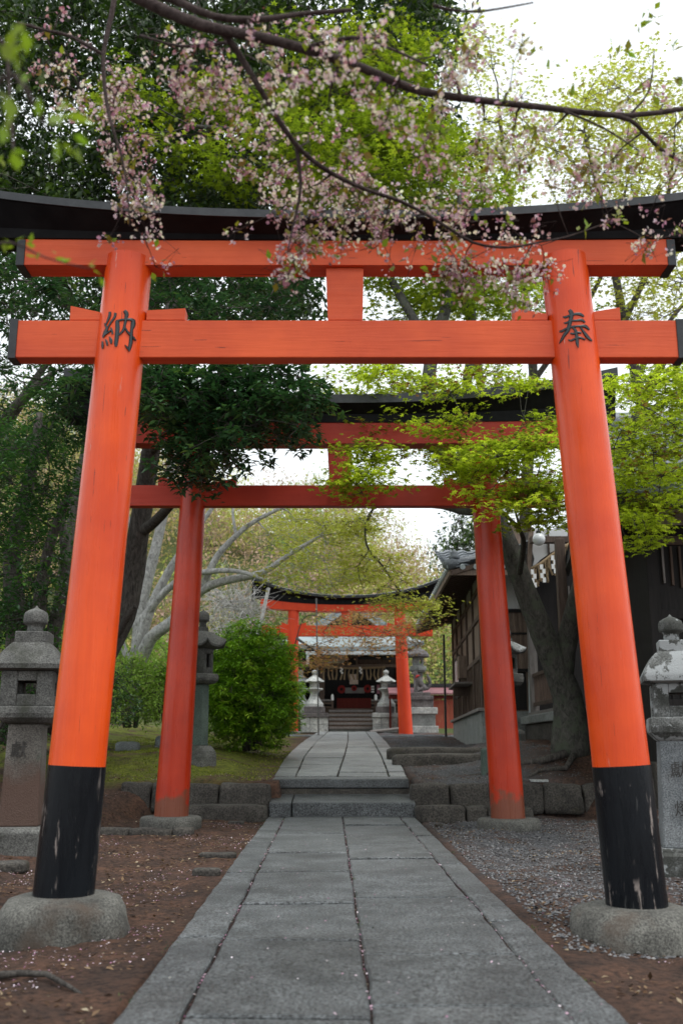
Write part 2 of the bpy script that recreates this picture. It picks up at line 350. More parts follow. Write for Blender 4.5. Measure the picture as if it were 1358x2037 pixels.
# two steps
def stepblock(mb, x0, x1, y0, y1, z0, zf_, zb):
    mb.hexa([(x0,y0,z0),(x1,y0,z0),(x1,y1,z0),(x0,y1,z0)], [(x0,y0,zf_),(x1,y0,zf_),(x1,y1,zb),(x0,y1,zb)])
zs1, zs1b = zat(1597, 13.7), zat(1578, 14.5)
xa, xb = at(535, 1600, 13.7).x, at(826, 1600, 13.7).x
sr = tag(empty('stone_steps', (0.1, 13.7, .07), 'two broad granite steps between the lower and upper path', 'steps'))
mb = MB(); xm = at(580, 1600, 13.7).x
stepblock(mb, xa, xm-.006, 13.69, 14.56, -.05, zs1, zs1b); mb.build('step_block', granite_p, sr, bevel=.018)
mb = MB(); stepblock(mb, xm+.006, xb, 13.70, 14.56, -.05, zs1+.003, zs1b); mb.build('step_block', granite_p, sr, bevel=.018)
zs2 = zat(1549, 14.5); xa2, xb2 = at(541, 1560, 14.5).x, at(813, 1560, 14.5).x
mb = MB(); stepblock(mb, xa2+.006, xb2-.006, 14.468, 14.95, 0, zs2-.135, zs2-.135); mb.build('shade_toned_riser', dark_st, sr, bevel=.01)  # darker stone colour stands in for the shade on this riser face
mb = MB(); stepblock(mb, xa2, xb2, 14.455, 14.98, zs2-.13, zs2, zs2+.012)
mb.build('step_block', granite_p, sr, bevel=.02)
# upper path: climbs to the forecourt, the courses wander
def up_z(Y): return float(zs2+(Y-14.5)*(1.475-zs2)/17.9)
ctl = [(14.5, 541, 586, 669, 776, 812, 1549), (20, 569, 606, 685, 758, 790, 1505), (26, 601, 630, 692, 742, 768, 1475), (32.6, 633, 652, 692, 727, 748, 1455)]
def upx(k, Y):
    for i in range(3):
        if Y <= ctl[i+1][0] or i == 2:
            t = (Y-ctl[i][0])/(ctl[i+1][0]-ctl[i][0])
            a = at(ctl[i][1+k], ctl[i][6], ctl[i][0]).x; b = at(ctl[i+1][1+k], ctl[i+1][6], ctl[i+1][0]).x
            return a+(b-a)*t
mb = MB()
ucuts = [[15.0,16.6,18.9,21.5,24,27,30,32.6], [15.0,16.1,17.5,19.2,20.7,22.4,24.3,26,28,30.2,32.6], [15.0,15.7,16.9,18.3,20,21.6,23.2,25.4,27.1,29.5,32.6], [15.0,15.8,17.7,20.4,22.9,25.5,28.6,32.6]]
for k in range(4):
    for i in range(len(ucuts[k])-1):
        a, b = ucuts[k][i], ucuts[k][i+1]
        slab(mb, upx(k,a), upx(k+1,a), upx(k,b), upx(k+1,b), a, b, up_z, th=.14, gap=.018, gy=.034)
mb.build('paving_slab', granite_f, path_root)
mb = MB()
for i in range(3):
    a, b = ctl[i][0], ctl[i+1][0]
    mb.hexa([(upx(0,a)+.05,a,.1),(upx(4,a)-.05,a,.1),(upx(4,b)-.05,b,.1),(upx(0,b)+.05,b,.1)],
            [(upx(0,a)+.05,a,up_z(a)-.028),(upx(4,a)-.05,a,up_z(a)-.028),(upx(4,b)-.05,b,up_z(b)-.028),(upx(0,b)+.05,b,up_z(b)-.028)])
mb.build('joint_soil', soilm, path_root)
# rough blocks
def rock(mb, c, s, seed, sub=2, amp=.16, pw=5):
    bm = bmesh.new(); bmesh.ops.create_cube(bm, size=2.0)
    bmesh.ops.subdivide_edges(bm, edges=bm.edges[:], cuts=5, use_grid_fill=True)
    rs = random.Random(seed); off = [rs.uniform(-50, 50) for _ in range(3)]
    from mathutils import noise as mn
    for v in bm.verts:
        p = v.co.copy(); q = Vector([max(-1, min(1, t)) for t in p])
        L4 = (abs(q.x)**pw+abs(q.y)**pw+abs(q.z)**pw)**(1/pw)
        q = q/L4 if L4 > 0 else q
        w_ = Vector((q.x*s[0], q.y*s[1], q.z*s[2]))
        d = mn.noise_vector((w_*3.2)+Vector(off))*amp*.5+mn.noise_vector((w_*9)+Vector(off))*amp*.22
        v.co = w_ + d*min(s)*1.6
    mb.add([v.co+Vector(c) for v in bm.verts], [tuple(v.index for v in f.verts) for f in bm.faces]); bm.free()
def wall(name, label, xs_, Y, ztop, zbot, depth, seed, cat='wall', mat_=dark_st, group=None):
    r = empty(name, (xs_[0], Y, zbot), label, cat, group)
    for i in range(len(xs_)-1):
        mb = MB(); a, b = xs_[i], xs_[i+1]; dz = random.uniform(-.012, .012)
        rock(mb, ((a+b)/2, Y+depth/2, (ztop+zbot)/2+dz), ((b-a)/2-.004, depth/2, (ztop-zbot)/2), seed+i, amp=.2, pw=12)
        mb.build('stone_block', mat_, r, smooth=True)
    return r
X = lambda px, Y, py=1600: at(px, py, Y).x
wall('retaining_wall', 'low dark rough stone wall left of the steps under the mossy bank', [X(p, 13.95) for p in (238, 300, 345, 435, 539)], 13.9, .50, .10, .34, 10)
wall('stone_kerb', 'low rough kerb of one long stone at the foot of the left wall', [X(p, 13.5) for p in (352, 532)], 13.45, .235, -.04, .36, 20, 'kerb')
wall('retaining_wall', 'low dark rough stone wall right of the steps behind the red gate pillar', [X(p, 13.95) for p in (816, 894, 975, 1082, 1160, 1240)], 13.9, .49, .08, .34, 30)
wall('stone_kerb', 'low rough kerb at the foot of the right wall beside the steps', [X(p, 13.5) for p in (827, 925, 968, 1060)], 13.45, .21, -.04, .36, 40, 'kerb')
wall('stone_step', 'lower of two long dark stone steps crossing the gravel right of the upper path', [X(p, 17.2, 1500) for p in (780, 1060)], 17.2, zat(1501, 17.2), zat(1501, 17.2)-.3, .4, 50, 'step', group='long steps across the gravel')
wall('stone_step', 'upper of two long dark stone steps crossing the gravel right of the upper path', [X(p, 18.6, 1480) for p in (770, 1085)], 18.6, zat(1486, 18.6), zat(1486, 18.6)-.3, .45, 60, 'step', group='long steps across the gravel')
wall('stone_kerb', 'thin pale kerb in front of the far torii gate on the right', [X(p, 30.5, 1465) for p in (752, 820, 890, 960)], 30.5, zat(1463, 30.5), zat(1463, 30.5)-.25, .5, 70, 'kerb', granite)
wall('stone_kerb', 'thin pale kerb in front of the far torii gate on the left', [X(p, 30.5, 1465) for p in (560, 640)], 30.5, zat(1462, 30.5), zat(1462, 30.5)-.25, .5, 74, 'kerb', granite)
wall('flat_kerb', 'low edging stones beside the foot of the left red pillar', [X(p, 11.6, 1655) for p in (190, 260, 345, 385)], 11.5, zat(1650, 11.5)+.01, -.1, .2, 78, 'kerb', dark_st)
# ------------------------------------------------------------ torii gates
def extr(mb, prof, xs_, zb, cap=True):   # prof: (y, z, w) closed, pushed along x; rises by w*zb(x)
    n = len(prof); vs = []
    for x in xs_:
        k = zb(x)
        vs += [Vector((x, y, z+wt_*k)) for y, z, wt_ in prof]
    m_ = len(xs_); fs = [(i*n+k, i*n+(k+1)%n, (i+1)*n+(k+1)%n, (i+1)*n+k) for i in range(m_-1) for k in range(n)]
    if cap: fs += [tuple(range(n-1, -1, -1)), tuple((m_-1)*n+k for k in range(n))]
    mb.add(vs, fs)
def pillar_axis(p, Y, key):
    (tx, ty, tw), (bx, by, bw) = p[key]
    T, B = at(tx, ty, Y), at(bx, by, Y)
    return T, B, tw/2*scl(ty, Y), bw/2*scl(by, Y)
def torii(name, label, Y, s, mats, group='vermilion torii gates along the path'):
    mp, mbm, mblk, mcov = mats
    root = empty(name, (at(s['cx'], s['L'][1][1], Y).x, Y, at(s['cx'], s['L'][1][1], Y).z-.1), label, 'gate', group)
    pil = []
    for key in ('L', 'R'):
        T, B, rt, rb = pillar_axis(s, Y, key); d = T-B
        pts = [B+d*(i/14) for i in range(15)]; rad = [rb+(rt-rb)*(i/14)**.9 for i in range(15)]
        mb = MB(); mb.tube(pts, rad, 64); p = mb.build('pillar', mp, root, smooth='auto')
        pil.append((T, B, rt, rb, p))
        if 'band' in s:
            k = (B.z-zat(s['band'], Y-.15)) / (B.z-T.z); mb = MB()
            mb.tube([B+d*(k*i/6) for i in range(7)], [(rb+(rt-rb)*(k*i/6)**.9)+.004 for i in range(7)], 64)
            mb.build('black_base_band', mblk if s.get('bandm') is None else s['bandm'], p, smooth='auto')
        (sx, sy, sw, sh, sr_) = s['st'+key]
        c = at(sx, sy, Y); rw = sw/2*scl(sy, Y); zt = B.z+.004; hh = sh
        mb = MB(); pr = [(rw*.96, -hh-.25), (rw, -hh*.75), (rw*.985, -hh*.45), (rw*.93, -hh*.22), (rw*.80, -hh*.06), (rw*.66, 0), (rw*.2, .004)] if sr_ else \
             [(rw*.97, -hh-.2), (rw, -hh*.8), (rw*1.0, -hh*.35), (rw*.965, -hh*.1), (rw*.9, 0), (rw*.3, .004)]
        mb.lathe(pr, 40, (c.x, Y, zt))
        if sr_:
            from mathutils import noise as mn
            mb.v = [tuple(Vector(v)+(mn.noise_vector(Vector(v)*3.1)*.06+mn.noise_vector(Vector(v)*8)*.018)*(1 if v[2] < zt-.02 else 0)) for v in mb.v]
        mb.build('base_stone', s['stm'], root, smooth=True)
    # tie beam
    fy = Y-s['nt']/2; zt, zb_, zt0 = zat(s['nuki'][0], fy), zat(s['nuki'][1], fy), 0
    pm = (s['nuki'][0]+s['nuki'][1])/2
    x0, x1 = at(s['nukix'][0], pm, fy).x, at(s['nukix'][1], pm, fy).x
    mb = MB(); mb.box(x0, x1, fy, fy+s['nt'], zb_, zt); nk = mb.build('tie_beam', mbm, root, bevel=.006)
    if s.get('cap'):
        cw = s['cap']
        for a, b in ((x0-.012, x0+cw), (x1-cw, x1+.012)):
            mb = MB(); mb.box(a, b, fy-.008, fy+s['nt']+.008, zb_-.008, zt+.008); mb.build('end_cap', s['capm'], nk, bevel=.004)
    # lintel
    ft = s['lt']; fl = Y-ft/2
    zt, zb2 = zat(s['lin'][0], fl), zat(s['lin'][1], fl); x0, x1 = at(s['linx'][0], s['lin'][1], fl).x, at(s['linx'][1], s['lin'][1], fl).x
    xc = (x0+x1)/2; hw = (x1-x0)/2
    rise = lambda x: (abs(x-xc)/hw)**2.3*s['rise']
    xs_ = [x0+(x1-x0)*i/40 for i in range(41)]
    mb = MB(); extr(mb, [(fl, zb2, s['w0']), (fl+ft, zb2, s['w0']), (fl+ft, zt, s['w1']), (fl, zt, s['w1'])], xs_, rise)
    li = mb.build('lower_lintel', mbm, root)
    if s.get('cap'):
        for a, b in ((x0-.014, x0+s['cap']), (x1-s['cap'], x1+.014)):
            mb = MB(); extr(mb, [(fl-.008, zb2-.008, s['w0']), (fl+ft+.008, zb2-.008, s['w0']), (fl+ft+.008, zt-.004, s['w1']), (fl-.008, zt-.004, s['w1'])], [a, b], rise)
            mb.build('end_cap', s['capm'], li, bevel=.004)
    bx0, bx1 = s['kasx']; y1_ = fl-s['oh']
    zk = zat(s['kas'][1], y1_); zk2 = zat(s['kas'][0], y1_); bx0, bx1 = at(bx0, s['kas'][1], y1_).x, at(bx1, s['kas'][1], y1_).x
    xs_ = [bx0+(bx1-bx0)*i/60 for i in range(61)]
    z1 = zt+.003; zmid = z1+(zk-z1)*s.get('km', .35); e = s['oh']
    mb = MB(); extr(mb, [(fl-.012, z1, s['w1']), (fl+ft+.012, z1, s['w1']), (fl+ft+.03, zmid, s['w1']+.25), (fl+ft+e, zk-.003, 1), (fl-e+.012, zk-.003, 1), (fl-.03, zmid, s['w1']+.25)], xs_, rise)
    kk = mb.build('upper_lintel', s['kasm'], root)
    mb = MB(); extr(mb, [(fl-e, zk, 1), (fl+ft+e, zk, 1), (fl+ft+e, zk2, 1), (Y, zk2+e*.35, 1), (fl-e, zk2, 1)], [bx0-.02]+xs_[1:-1]+[bx1+.02], rise)
    mb.build('metal_cover', mcov, kk)
    # strut and wedges
    ztn = zat(s['nuki'][0], Y-s['sy']); p = []
    a, b, c_, d = [at(q[0], q[1], Y-s['sy']) for q in s['strut']]
    zl = zb2-.001
    mb = MB(); w_ = s['sy']
    mb.hexa([(d.x, Y-w_, ztn+.001), (c_.x, Y-w_, ztn+.001), (c_.x, Y+w_, ztn+.001), (d.x, Y+w_, ztn+.001)], [(a.x, Y-w_, zl), (b.x, Y-w_, zl), (b.x, Y+w_, zl), (a.x, Y+w_, zl)])
    mb.build('centre_strut', mbm, root, bevel=.004)
    wy = Y-s['nt']*.42
    for (xi, xo, zi, zo) in s['wedge']:
        A_, B_ = at(xi, zi, wy), at(xo, zo, wy); zz = ztn+.002
        l, r = (A_, B_) if A_.x < B_.x else (B_, A_)
        mb = MB(); mb.prism([(l.x, zz), (r.x, zz), (r.x, r.z), (l.x, l.z)], wy, wy+s['nt']*.84); mb.build('wedge', mbm, root, bevel=.003)
    return root, pil
T1 = dict(cx=699, L=((258,519,90),(127,1781,117)), R=((1120,517,90),(1266,1802,118)), band=1524, bandm=blackp,
  stL=(128,1815,272,.29,1), stR=(1262,1842,272,.29,1), stm=base_st, nt=.12, nuki=(637,711), nukix=(22,1358), cap=.04, capm=blackm,
  lt=.17, lin=(479,527), linx=(36,1340), rise=.125, w0=.02, w1=.1, oh=.16, kas=(418,433), kasx=(-120,1478), kasm=blackr,
  sy=.05, strut=((648,545),(723,545),(721,637),(652,637)), wedge=((205,141,622,608),(292,369,617,613),(1088,1022,624,612),(1178,1232,620,611)))
gate1, pil1 = torii('torii_gate', 'tall orange torii gate with black pillar feet and carved characters, nearest the camera', 6.0, T1, (verm, verm_beam, blackr, blackm))
T2 = dict(cx=676, L=((392,884,47),(341,1624,68)), R=((957,884,50),(1010,1628,68)),
  stL=(340,1640,122,.10,0), stR=(1011,1643,124,.10,0), stm=base_st, nt=.14, nuki=(965,1006), nukix=(238,1105), cap=0, capm=blackm,
  lt=.24, lin=(841,882), linx=(232,1120), rise=.22, w0=.03, w1=.15, oh=.17, kas=(784,801), kasx=(126,1229), kasm=blackr, km=.5,
  sy=.06, strut=((651,888),(700,888),(698,965),(655,965)), wedge=((366,315,962,947),(415,470,962,950),(935,883,962,948),(985,1036,962,950)))
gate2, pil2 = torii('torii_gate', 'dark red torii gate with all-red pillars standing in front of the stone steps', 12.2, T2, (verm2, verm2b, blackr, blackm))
T3 = dict(cx=692, L=((584,1212,21),(579,1455,27)), R=((794,1212,22),(807,1461,28)),
  stL=(578,1462,40,.05,0), stR=(807,1466,42,.05,0), stm=granite, nt=.25, nuki=(1244,1265), nukix=(520,860), cap=0, capm=blackm,
  lt=.4, lin=(1203,1216), linx=(518,866), rise=.5, w0=.25, w1=.42, oh=.22, kas=(1184,1189), kasx=(500,886), kasm=blackr, km=.75,
  sy=.12, strut=((678,1217),(701,1217),(699,1244),(680,1244)), wedge=((574,560,1243,1238),(594,609,1243,1238),(785,770,1243,1238),(805,820,1243,1238)))
gate3, pil3 = torii('torii_gate', 'small bright vermilion torii gate with upswept black top before the far shrine hall', 32.8, T3, (verm3, verm3, blackr, blackm))
# carved characters: brush strokes wrapped round the pillars
def brush(p, ox, oy, k, strokes, Y, which):
    T, B, rt, rb, pobj = pil1[which]
    d = T-B; L_ = d.length; ax = d.normalized()
    def onpil(px, py, off):
        # where the line of sight through (px,py) meets the pillar's surface
        o = Vector((0,0,H)); q = at(px, py, Y)-o; q.normalize()
        lo = None
        w0 = o-B; a1 = q-ax*q.dot(ax); a2 = w0-ax*w0.dot(ax)
        t_ = max(0, min(1, (at(px, py, Y)-B).dot(ax)/L_)); r = rb+(rt-rb)*t_**.9+off
        A_ = a1.dot(a1); Bq = 2*a1.dot(a2); C_ = a2.dot(a2)-r*r; D = max(0, Bq*Bq-4*A_*C_)
        return o+q*((-Bq-math.sqrt(D))/(2*A_))
    outer, inner = MB(), MB()
    for si, st in enumerate(strokes):
        P = [(ox+x/k, oy+y/k, w_/k) for x, y, w_ in st]
        Q = []                            # Catmull-Rom through the brush points
        for i in range(len(P)-1):
            p0, p1, p2, p3 = P[max(i-1,0)], P[i], P[i+1], P[min(i+2,len(P)-1)]
            for j in range(6):
                t = j/6; Q.append(tuple(.5*((2*p1[c])+(-p0[c]+p2[c])*t+(2*p0[c]-5*p1[c]+4*p2[c]-p3[c])*t*t+(-p0[c]+3*p1[c]-3*p2[c]+p3[c])*t**3) for c in range(3)))
        Q.append(P[-1])
        for mb, off, ws in ((outer, .004, 1.0), (inner, .0075, .55)):
            vs = []; n = len(Q); off += si*.0002
            for i, (x, y, w_) in enumerate(Q):
                a, b = Q[max(i-1,0)], Q[min(i+1,n-1)]; tx, ty = b[0]-a[0], b[1]-a[1]; l = math.hypot(tx, ty) or 1
                nx, ny = -ty/l, tx/l; w2 = max(w_*ws-(0 if ws == 1.0 else .6), .15)
                for s_ in (-.5, -.25, .25, .5):
                    vs.append(onpil(x+nx*w2*s_, y+ny*w2*s_, off*(.25 if (abs(s_) == .5 and ws == 1.0) else 1)))
            mb.add(vs, [(i*4+j, i*4+j+1, (i+1)*4+j+1, (i+1)*4+j) for i in range(n-1) for j in range(3)])
    o_ = outer.build('carved_character', ink, pobj, smooth=True); inner.build('character_infill', slate, o_, smooth=True)
K = 13.58
brush('L', 190, 600, K, [
  [(395,270,70),(385,380,80),(330,520,60),(280,620,30)], [(545,300,80),(520,420,70),(420,560,60),(340,690,50)],
  [(245,580,30),(275,640,60),(310,740,50)], [(340,680,60),(280,810,110),(230,910,80),(200,970,40)],
  [(210,920,60),(320,840,60),(430,770,40)], [(420,690,30),(440,770,60),(470,880,50)],
  [(190,1070,40),(195,1180,75),(195,1270,40)], [(275,1010,30),(310,1100,65),(325,1190,40)], [(380,940,30),(420,1040,90),(430,1135,50)],
  [(590,520,110),(600,700,125),(580,950,115),(560,1120,110),(560,1210,70)],
  [(560,530,60),(700,490,55),(860,480,60),(980,490,90),(1040,540,120)],
  [(1030,500,110),(1020,620,140),(985,760,90),(970,920,100),(960,1100,110),(930,1240,100),(925,1340,30)],
  [(925,1340,40),(860,1240,50),(800,1165,20)], [(1010,930,40),(1060,1010,60),(1105,1050,20)],
  [(780,240,90),(845,330,120),(830,450,90),(800,600,80),(760,760,80),(660,880,50),(600,910,30)], [(800,690,50),(860,800,60),(940,890,80)]], 6.0, 0)
brush('R', 1090, 600, K, [
  [(560,220,90),(620,320,130),(600,480,110),(560,650,110),(520,780,110),(430,900,90),(360,1020,70),(290,1130,20)],
  [(385,405,25),(450,420,70),(540,390,60),(700,340,70),(850,340,90),(960,400,50)],
  [(410,570,25),(480,575,60),(600,520,50),(760,510,60),(900,500,80),(990,560,40)],
  [(290,800,50),(360,800,70),(480,730,60),(640,680,60),(850,660,60),(1000,670,90),(1110,760,40)],
  [(850,670,40),(920,770,60),(1000,880,90),(1080,980,90),(1180,1060,30)],
  [(650,700,50),(720,760,80),(750,860,90),(770,1000,100),(780,1120,90),(805,1240,30)],
  [(590,855,50),(680,865,60),(780,830,60),(890,850,50)], [(530,1025,30),(610,1050,60),(720,1000,60),(850,970,60),(1000,1025,40)]], 6.0, 1)
# ------------------------------------------------------------ leaves and trees
T_LEAF = (np.array([(0,0,0),(.42,.21,.05),(1,0,-.06),(.42,-.21,.05)]), np.array([(0,2,1),(0,3,2)]))
T_LONG = (np.array([(0,0,0),(.45,.15,.04),(1,0,-.10),(.45,-.15,.04)]), np.array([(0,2,1),(0,3,2)]))
def _maple():
    V, Fc = [], []
    for a, l in ((-105,.55),(-52,.85),(0,1.0),(52,.85),(105,.55)):
        a = R(a); o = len(V); c, s = math.cos(a), math.sin(a); wd = .15
        V += [(-.02*c+wd*.6*s, -.02*s-wd*.6*c, 0), (l*c, l*s, -.10*l), (-.02*c-wd*.6*s, -.02*s+wd*.6*c, 0), (l*.42*c+wd*s, l*.42*s-wd*c, .03), (l*.42*c-wd*s, l*.42*s+wd*c, .03)]
        Fc += [(o, o+3, o+4), (o, o+4, o+2), (o+3, o+1, o+4)]
    return np.array(V)*.62, np.array(Fc)
T_MAPLE = _maple()
def _flower():
    V, Fc = [], []
    for k in range(5):
        a = R(72*k); c, s = math.cos(a), math.sin(a); o = len(V)
        for u, v, w_ in ((0,0,0),(.30,.22,.12),(.5,.06,.16),(.30,-.22,.12)): V.append((u*c-v*s, u*s+v*c, w_))
        Fc += [(o, o+2, o+1), (o, o+3, o+2)]
    return np.array(V), np.array(Fc)
T_FLOWER = _flower()
T_PETAL = (np.array([(0,-.4,0),(.35,0,.08),(0,.5,0),(-.35,0,.1)]), np.array([(0,1,2),(0,2,3)]))
T_PEB = (np.array([(1,0,0),(-.8,.1,.05),(.1,.8,0),(0,-.9,0),(.1,.1,.6),(0,0,-.5)])*.5, np.array([(0,2,4),(2,1,4),(1,3,4),(3,0,4)]))
def leaf_obj(name, P, D, S, tpl, mat, parent=None, rnd=None, roll=1.0, up=None, loc=None):
    """P points, D directions of the leaf, S sizes; roll: how freely the blade turns about its axis"""
    P, D = np.asarray(P, float), np.asarray(D, float); n = len(P)
    D = D/(np.linalg.norm(D, axis=1, keepdims=True)+1e-9)
    U = np.tile(np.array([0,0,1.0]), (n,1)) if up is None else up
    U = U + rng.normal(0, roll*.5, (n,3))
    V_ = np.cross(U, D); V_ /= (np.linalg.norm(V_, axis=1, keepdims=True)+1e-9); W_ = np.cross(D, V_)
    tv, tf = tpl; k = len(tv)
    S = np.broadcast_to(np.asarray(S, float), (n,))
    co = P[:,None,:] + S[:,None,None]*(tv[None,:,0:1]*D[:,None,:]+tv[None,:,1:2]*V_[:,None,:]+tv[None,:,2:3]*W_[:,None,:])
    co = co.reshape(-1,3); fs = (tf[None]+ (np.arange(n)*k)[:,None,None]).reshape(-1,3)
    o = np.zeros(3)
    if parent is not None:
        p = parent
        while p is not None: o += np.array(p.location); p = p.parent
    elif loc is not None: o = np.array(loc, float)
    co = (co-o).astype(np.float32)
    me = bpy.data.meshes.new(name); me.vertices.add(len(co)); me.vertices.foreach_set('co', co.ravel())
    me.loops.add(len(fs)*3); me.loops.foreach_set('vertex_index', fs.astype(np.int32).ravel())
    me.polygons.add(len(fs)); me.polygons.foreach_set('loop_start', np.arange(0, len(fs)*3, 3, dtype=np.int32)); me.update()
    a = me.attributes.new('rnd', 'FLOAT', 'FACE')
    rnd = rng.random(n) if rnd is None else np.clip(rnd, 0, 1)
    a.data.foreach_set('value', np.repeat(rnd, len(tf)).astype(np.float32))
    ob = bpy.data.objects.new(name, me); sc.collection.objects.link(ob); me.materials.append(mat)
    if parent is not None: ob.parent = parent
    elif loc is not None: ob.location = Vector(loc)
    return ob
def inpoly(px, py, poly):
    c = np.zeros(len(px), bool); n = len(poly); j = n-1
    for i in range(n):
        xi, yi = poly[i]; xj, yj = poly[j]
        c ^= ((yi > py) != (yj > py)) & (px < (xj-xi)*(py-yi)/((yj-yi) or 1e-9)+xi); j = i
    return c
def fill(poly, n, Ya, Yb):               # clump centres spread through a region of the crown, over its whole depth
    poly = [tuple(p) for p in poly]; xs_ = [p[0] for p in poly]; ys_ = [p[1] for p in poly]
    px = rng.uniform(min(xs_), max(xs_), n*8); py = rng.uniform(min(ys_), max(ys_), n*8)
    k = inpoly(px, py, poly); px, py = px[k][:n], py[k][:n]
    return np.array([at(a, b, y) for a, b, y in zip(px, py, rng.uniform(Ya, Yb, len(px)))])
def skeleton(limbs, clumps, sub=0, subr=(.5,.5,.3), step=.5, droop=.12, jit=.10, rt=.006):
    """limbs: [(points, base radius, tip radius)]; clumps attach to the nearest limb. returns tubes and twig tips"""
    pos, par, rad = [], [], []
    def addn(p, q, r): pos.append(np.array(p, float)); par.append(q); rad.append(r); return len(pos)-1
    tubes, nodes = [], []
    for pts, r0, r1 in limbs:
        P = [np.array(p, float) for p in pts]; Q = []
        for i in range(len(P)-1):
            p0, p1, p2, p3 = P[max(i-1,0)], P[i], P[i+1], P[min(i+2,len(P)-1)]
            m_ = max(3, int(np.linalg.norm(p2-p1)/.25)) if np.linalg.norm(p2-p1) < 6 else 12
            for j in range(m_):
                t = j/m_; Q.append(.5*((2*p1)+(-p0+p2)*t+(2*p0-5*p1+4*p2-p3)*t*t+(-p0+3*p1-3*p2+p3)*t**3))
        Q.append(P[-1]); Rr = [float(np.interp(i/(len(Q)-1)*(len(r0)-1), range(len(r0)), r0)) if hasattr(r0,'__len__') else r0+(r1-r0)*(i/(len(Q)-1)) for i in range(len(Q))]
        for i, q in enumerate(Q): nodes.append((q, Rr[i], i/(len(Q)-1)))
        tubes.append((Q, Rr, 14))
    NP = [n_[0] for n_ in nodes]; NR = [n_[1] for n_ in nodes]; NL = [0.0]*len(NP)
    if len(clumps):
        arr = np.array(NP)
        dist = np.array([np.min(np.linalg.norm(arr-c, axis=1)) for c in clumps])
        cap_ = len(NP)+len(clumps)*40; A = np.zeros((cap_,3)); A[:len(NP)] = arr; cost = np.zeros(cap_); k = len(NP)
        for ci in np.argsort(dist):
            c = np.array(clumps[ci]); d = np.linalg.norm(A[:k]-c, axis=1)+cost[:k]*.35
            b = int(np.argmin(d)); a = A[b]; L_ = np.linalg.norm(c-a); ns = max(2, int(L_/step)+1)
            ctrl = (a+c)/2+np.array([0,0,L_*droop])+rng.normal(0, jit*L_, 3); Q = []
            for j in range(ns+1):
                t = j/ns; p = (1-t)**2*a+2*t*(1-t)*ctrl+t*t*c + (rng.normal(0, .02*L_, 3) if 0 < j < ns else 0); Q.append(p)
            r0 = min(NR[b]*.62, .012+.016*L_+.004); r0 = max(r0, rt*1.2); Rr = [r0+(rt-r0)*(j/ns) for j in range(ns+1)]
            tubes.append((Q, Rr, 6))
            for j in range(1, ns+1):
                if k < cap_: A[k] = Q[j]; cost[k] = cost[b]+L_*j/ns; NR.append(Rr[j]); k += 1
    tips = []
    for c in clumps:
        for _ in range(sub):
            e = np.array(c)+rng.normal(0, .55, 3)*np.array(subr)
            tubes.append(([np.array(c), (np.array(c)+e)/2+rng.normal(0, .04, 3), e], [rt*.8, rt*.6, rt*.35], 3)); tips.append(e)
    return tubes, np.array(tips) if tips else np.array(clumps)
def make_tubes(name, tubes, mat, root, wob=.05):
    mb = MB()
    for Q, Rr, n in tubes: mb.tube(Q, Rr, n, wob=wob if n > 8 else 0)
    return mb.build(name, mat, root, smooth=True)
def tree(name, label, cat, base, limbs, clumps, bark, leafm, tpl, size, per, rad, sub=5, mode='rand', group=None, rt=.006, droop=.12, cr=1.0, zs=1.0, crown='crown', hue=.25):
    root = empty(name, base, label, cat, group)
    tubes, tips = skeleton(limbs, clumps, sub, (rad[0], rad[1], rad[2]), rt=rt, droop=droop)
    make_tubes('trunk', tubes, bark, root)
    if per <= 0: return root
    n = len(tips)*per; P = np.repeat(tips, per, axis=0); own = np.repeat(np.arange(len(tips)), per)
    h = np.repeat(rng.random(max(1, len(clumps))), sub*per)[:n] if sub else rng.random(n)
    if mode == 'rosette':                # leaves standing round the twig's end
        a = rng.uniform(0, 2*np.pi, n); el = rng.uniform(-.7, .5, n)
        D = np.stack([np.cos(a)*np.cos(el), np.sin(a)*np.cos(el), np.sin(el)], 1)
        P = P + D*rng.uniform(0, .35, n)[:,None]*size + rng.normal(0, .5, (n,3))*np.array(rad)*.22*cr
        rl = .5
    elif mode == 'flat':                 # maple: level tiers
        a = rng.uniform(0, 2*np.pi, n); D = np.stack([np.cos(a), np.sin(a), rng.normal(-.25, .25, n)], 1)
        P = P + np.stack([rng.normal(0, rad[0]*.35*cr, n), rng.normal(0, rad[1]*.35*cr, n), rng.normal(0, .022*zs, n)], 1); rl = .55
    else:
        D = rng.normal(0, 1, (n,3)); D[:,2] -= .5; P = P + rng.normal(0, .33, (n,3))*np.array(rad)*cr; rl = 1.4
    leaf_obj(crown, P, D, size*rng.uniform(.65, 1.2, n), tpl, leafm, root, rnd=h*(1-hue*2)+rng.random(n)*hue*2, roll=rl)
    return root
bark_dark = m_bark('dark_ridged_bark', (.035,.031,.028,1), (.15,.135,.12,1))
bark_moss = m_bark('mossy_dark_bark', (.035,.034,.031,1), (.12,.115,.10,1), (.085,.10,.07,1), (6,6,2.5))
bark_pale = m_bark('pale_grey_bark', (.22,.21,.20,1), (.66,.65,.63,1), None, (5,5,3), .4)
bark_cherry = m_bark('cherry_bark', (.035,.024,.022,1), (.10,.075,.07,1), None, (10,10,10), .5)
lf_ever = m_leaf('dark_glossy_leaves', [(0,(.016,.05,.022,1)),(.6,(.036,.095,.036,1)),(.9,(.08,.16,.05,1)),(1,(.18,.26,.06,1))], .25, .24, .32)
lf_camph = m_leaf('tall_dark_crown_leaves', [(0,(.008,.022,.006,1)),(.55,(.022,.05,.010,1)),(.85,(.08,.14,.015,1)),(1,(.14,.22,.02,1))], .3, .4, .15)
lf_maple = m_leaf('fresh_maple_leaves', [(0,(.20,.08,.05,1)),(.16,(.22,.13,.05,1)),(.22,(.16,.20,.025,1)),(.5,(.36,.43,.04,1)),(.8,(.62,.70,.06,1)),(1,(.82,.86,.12,1))], .6, .5, .06)
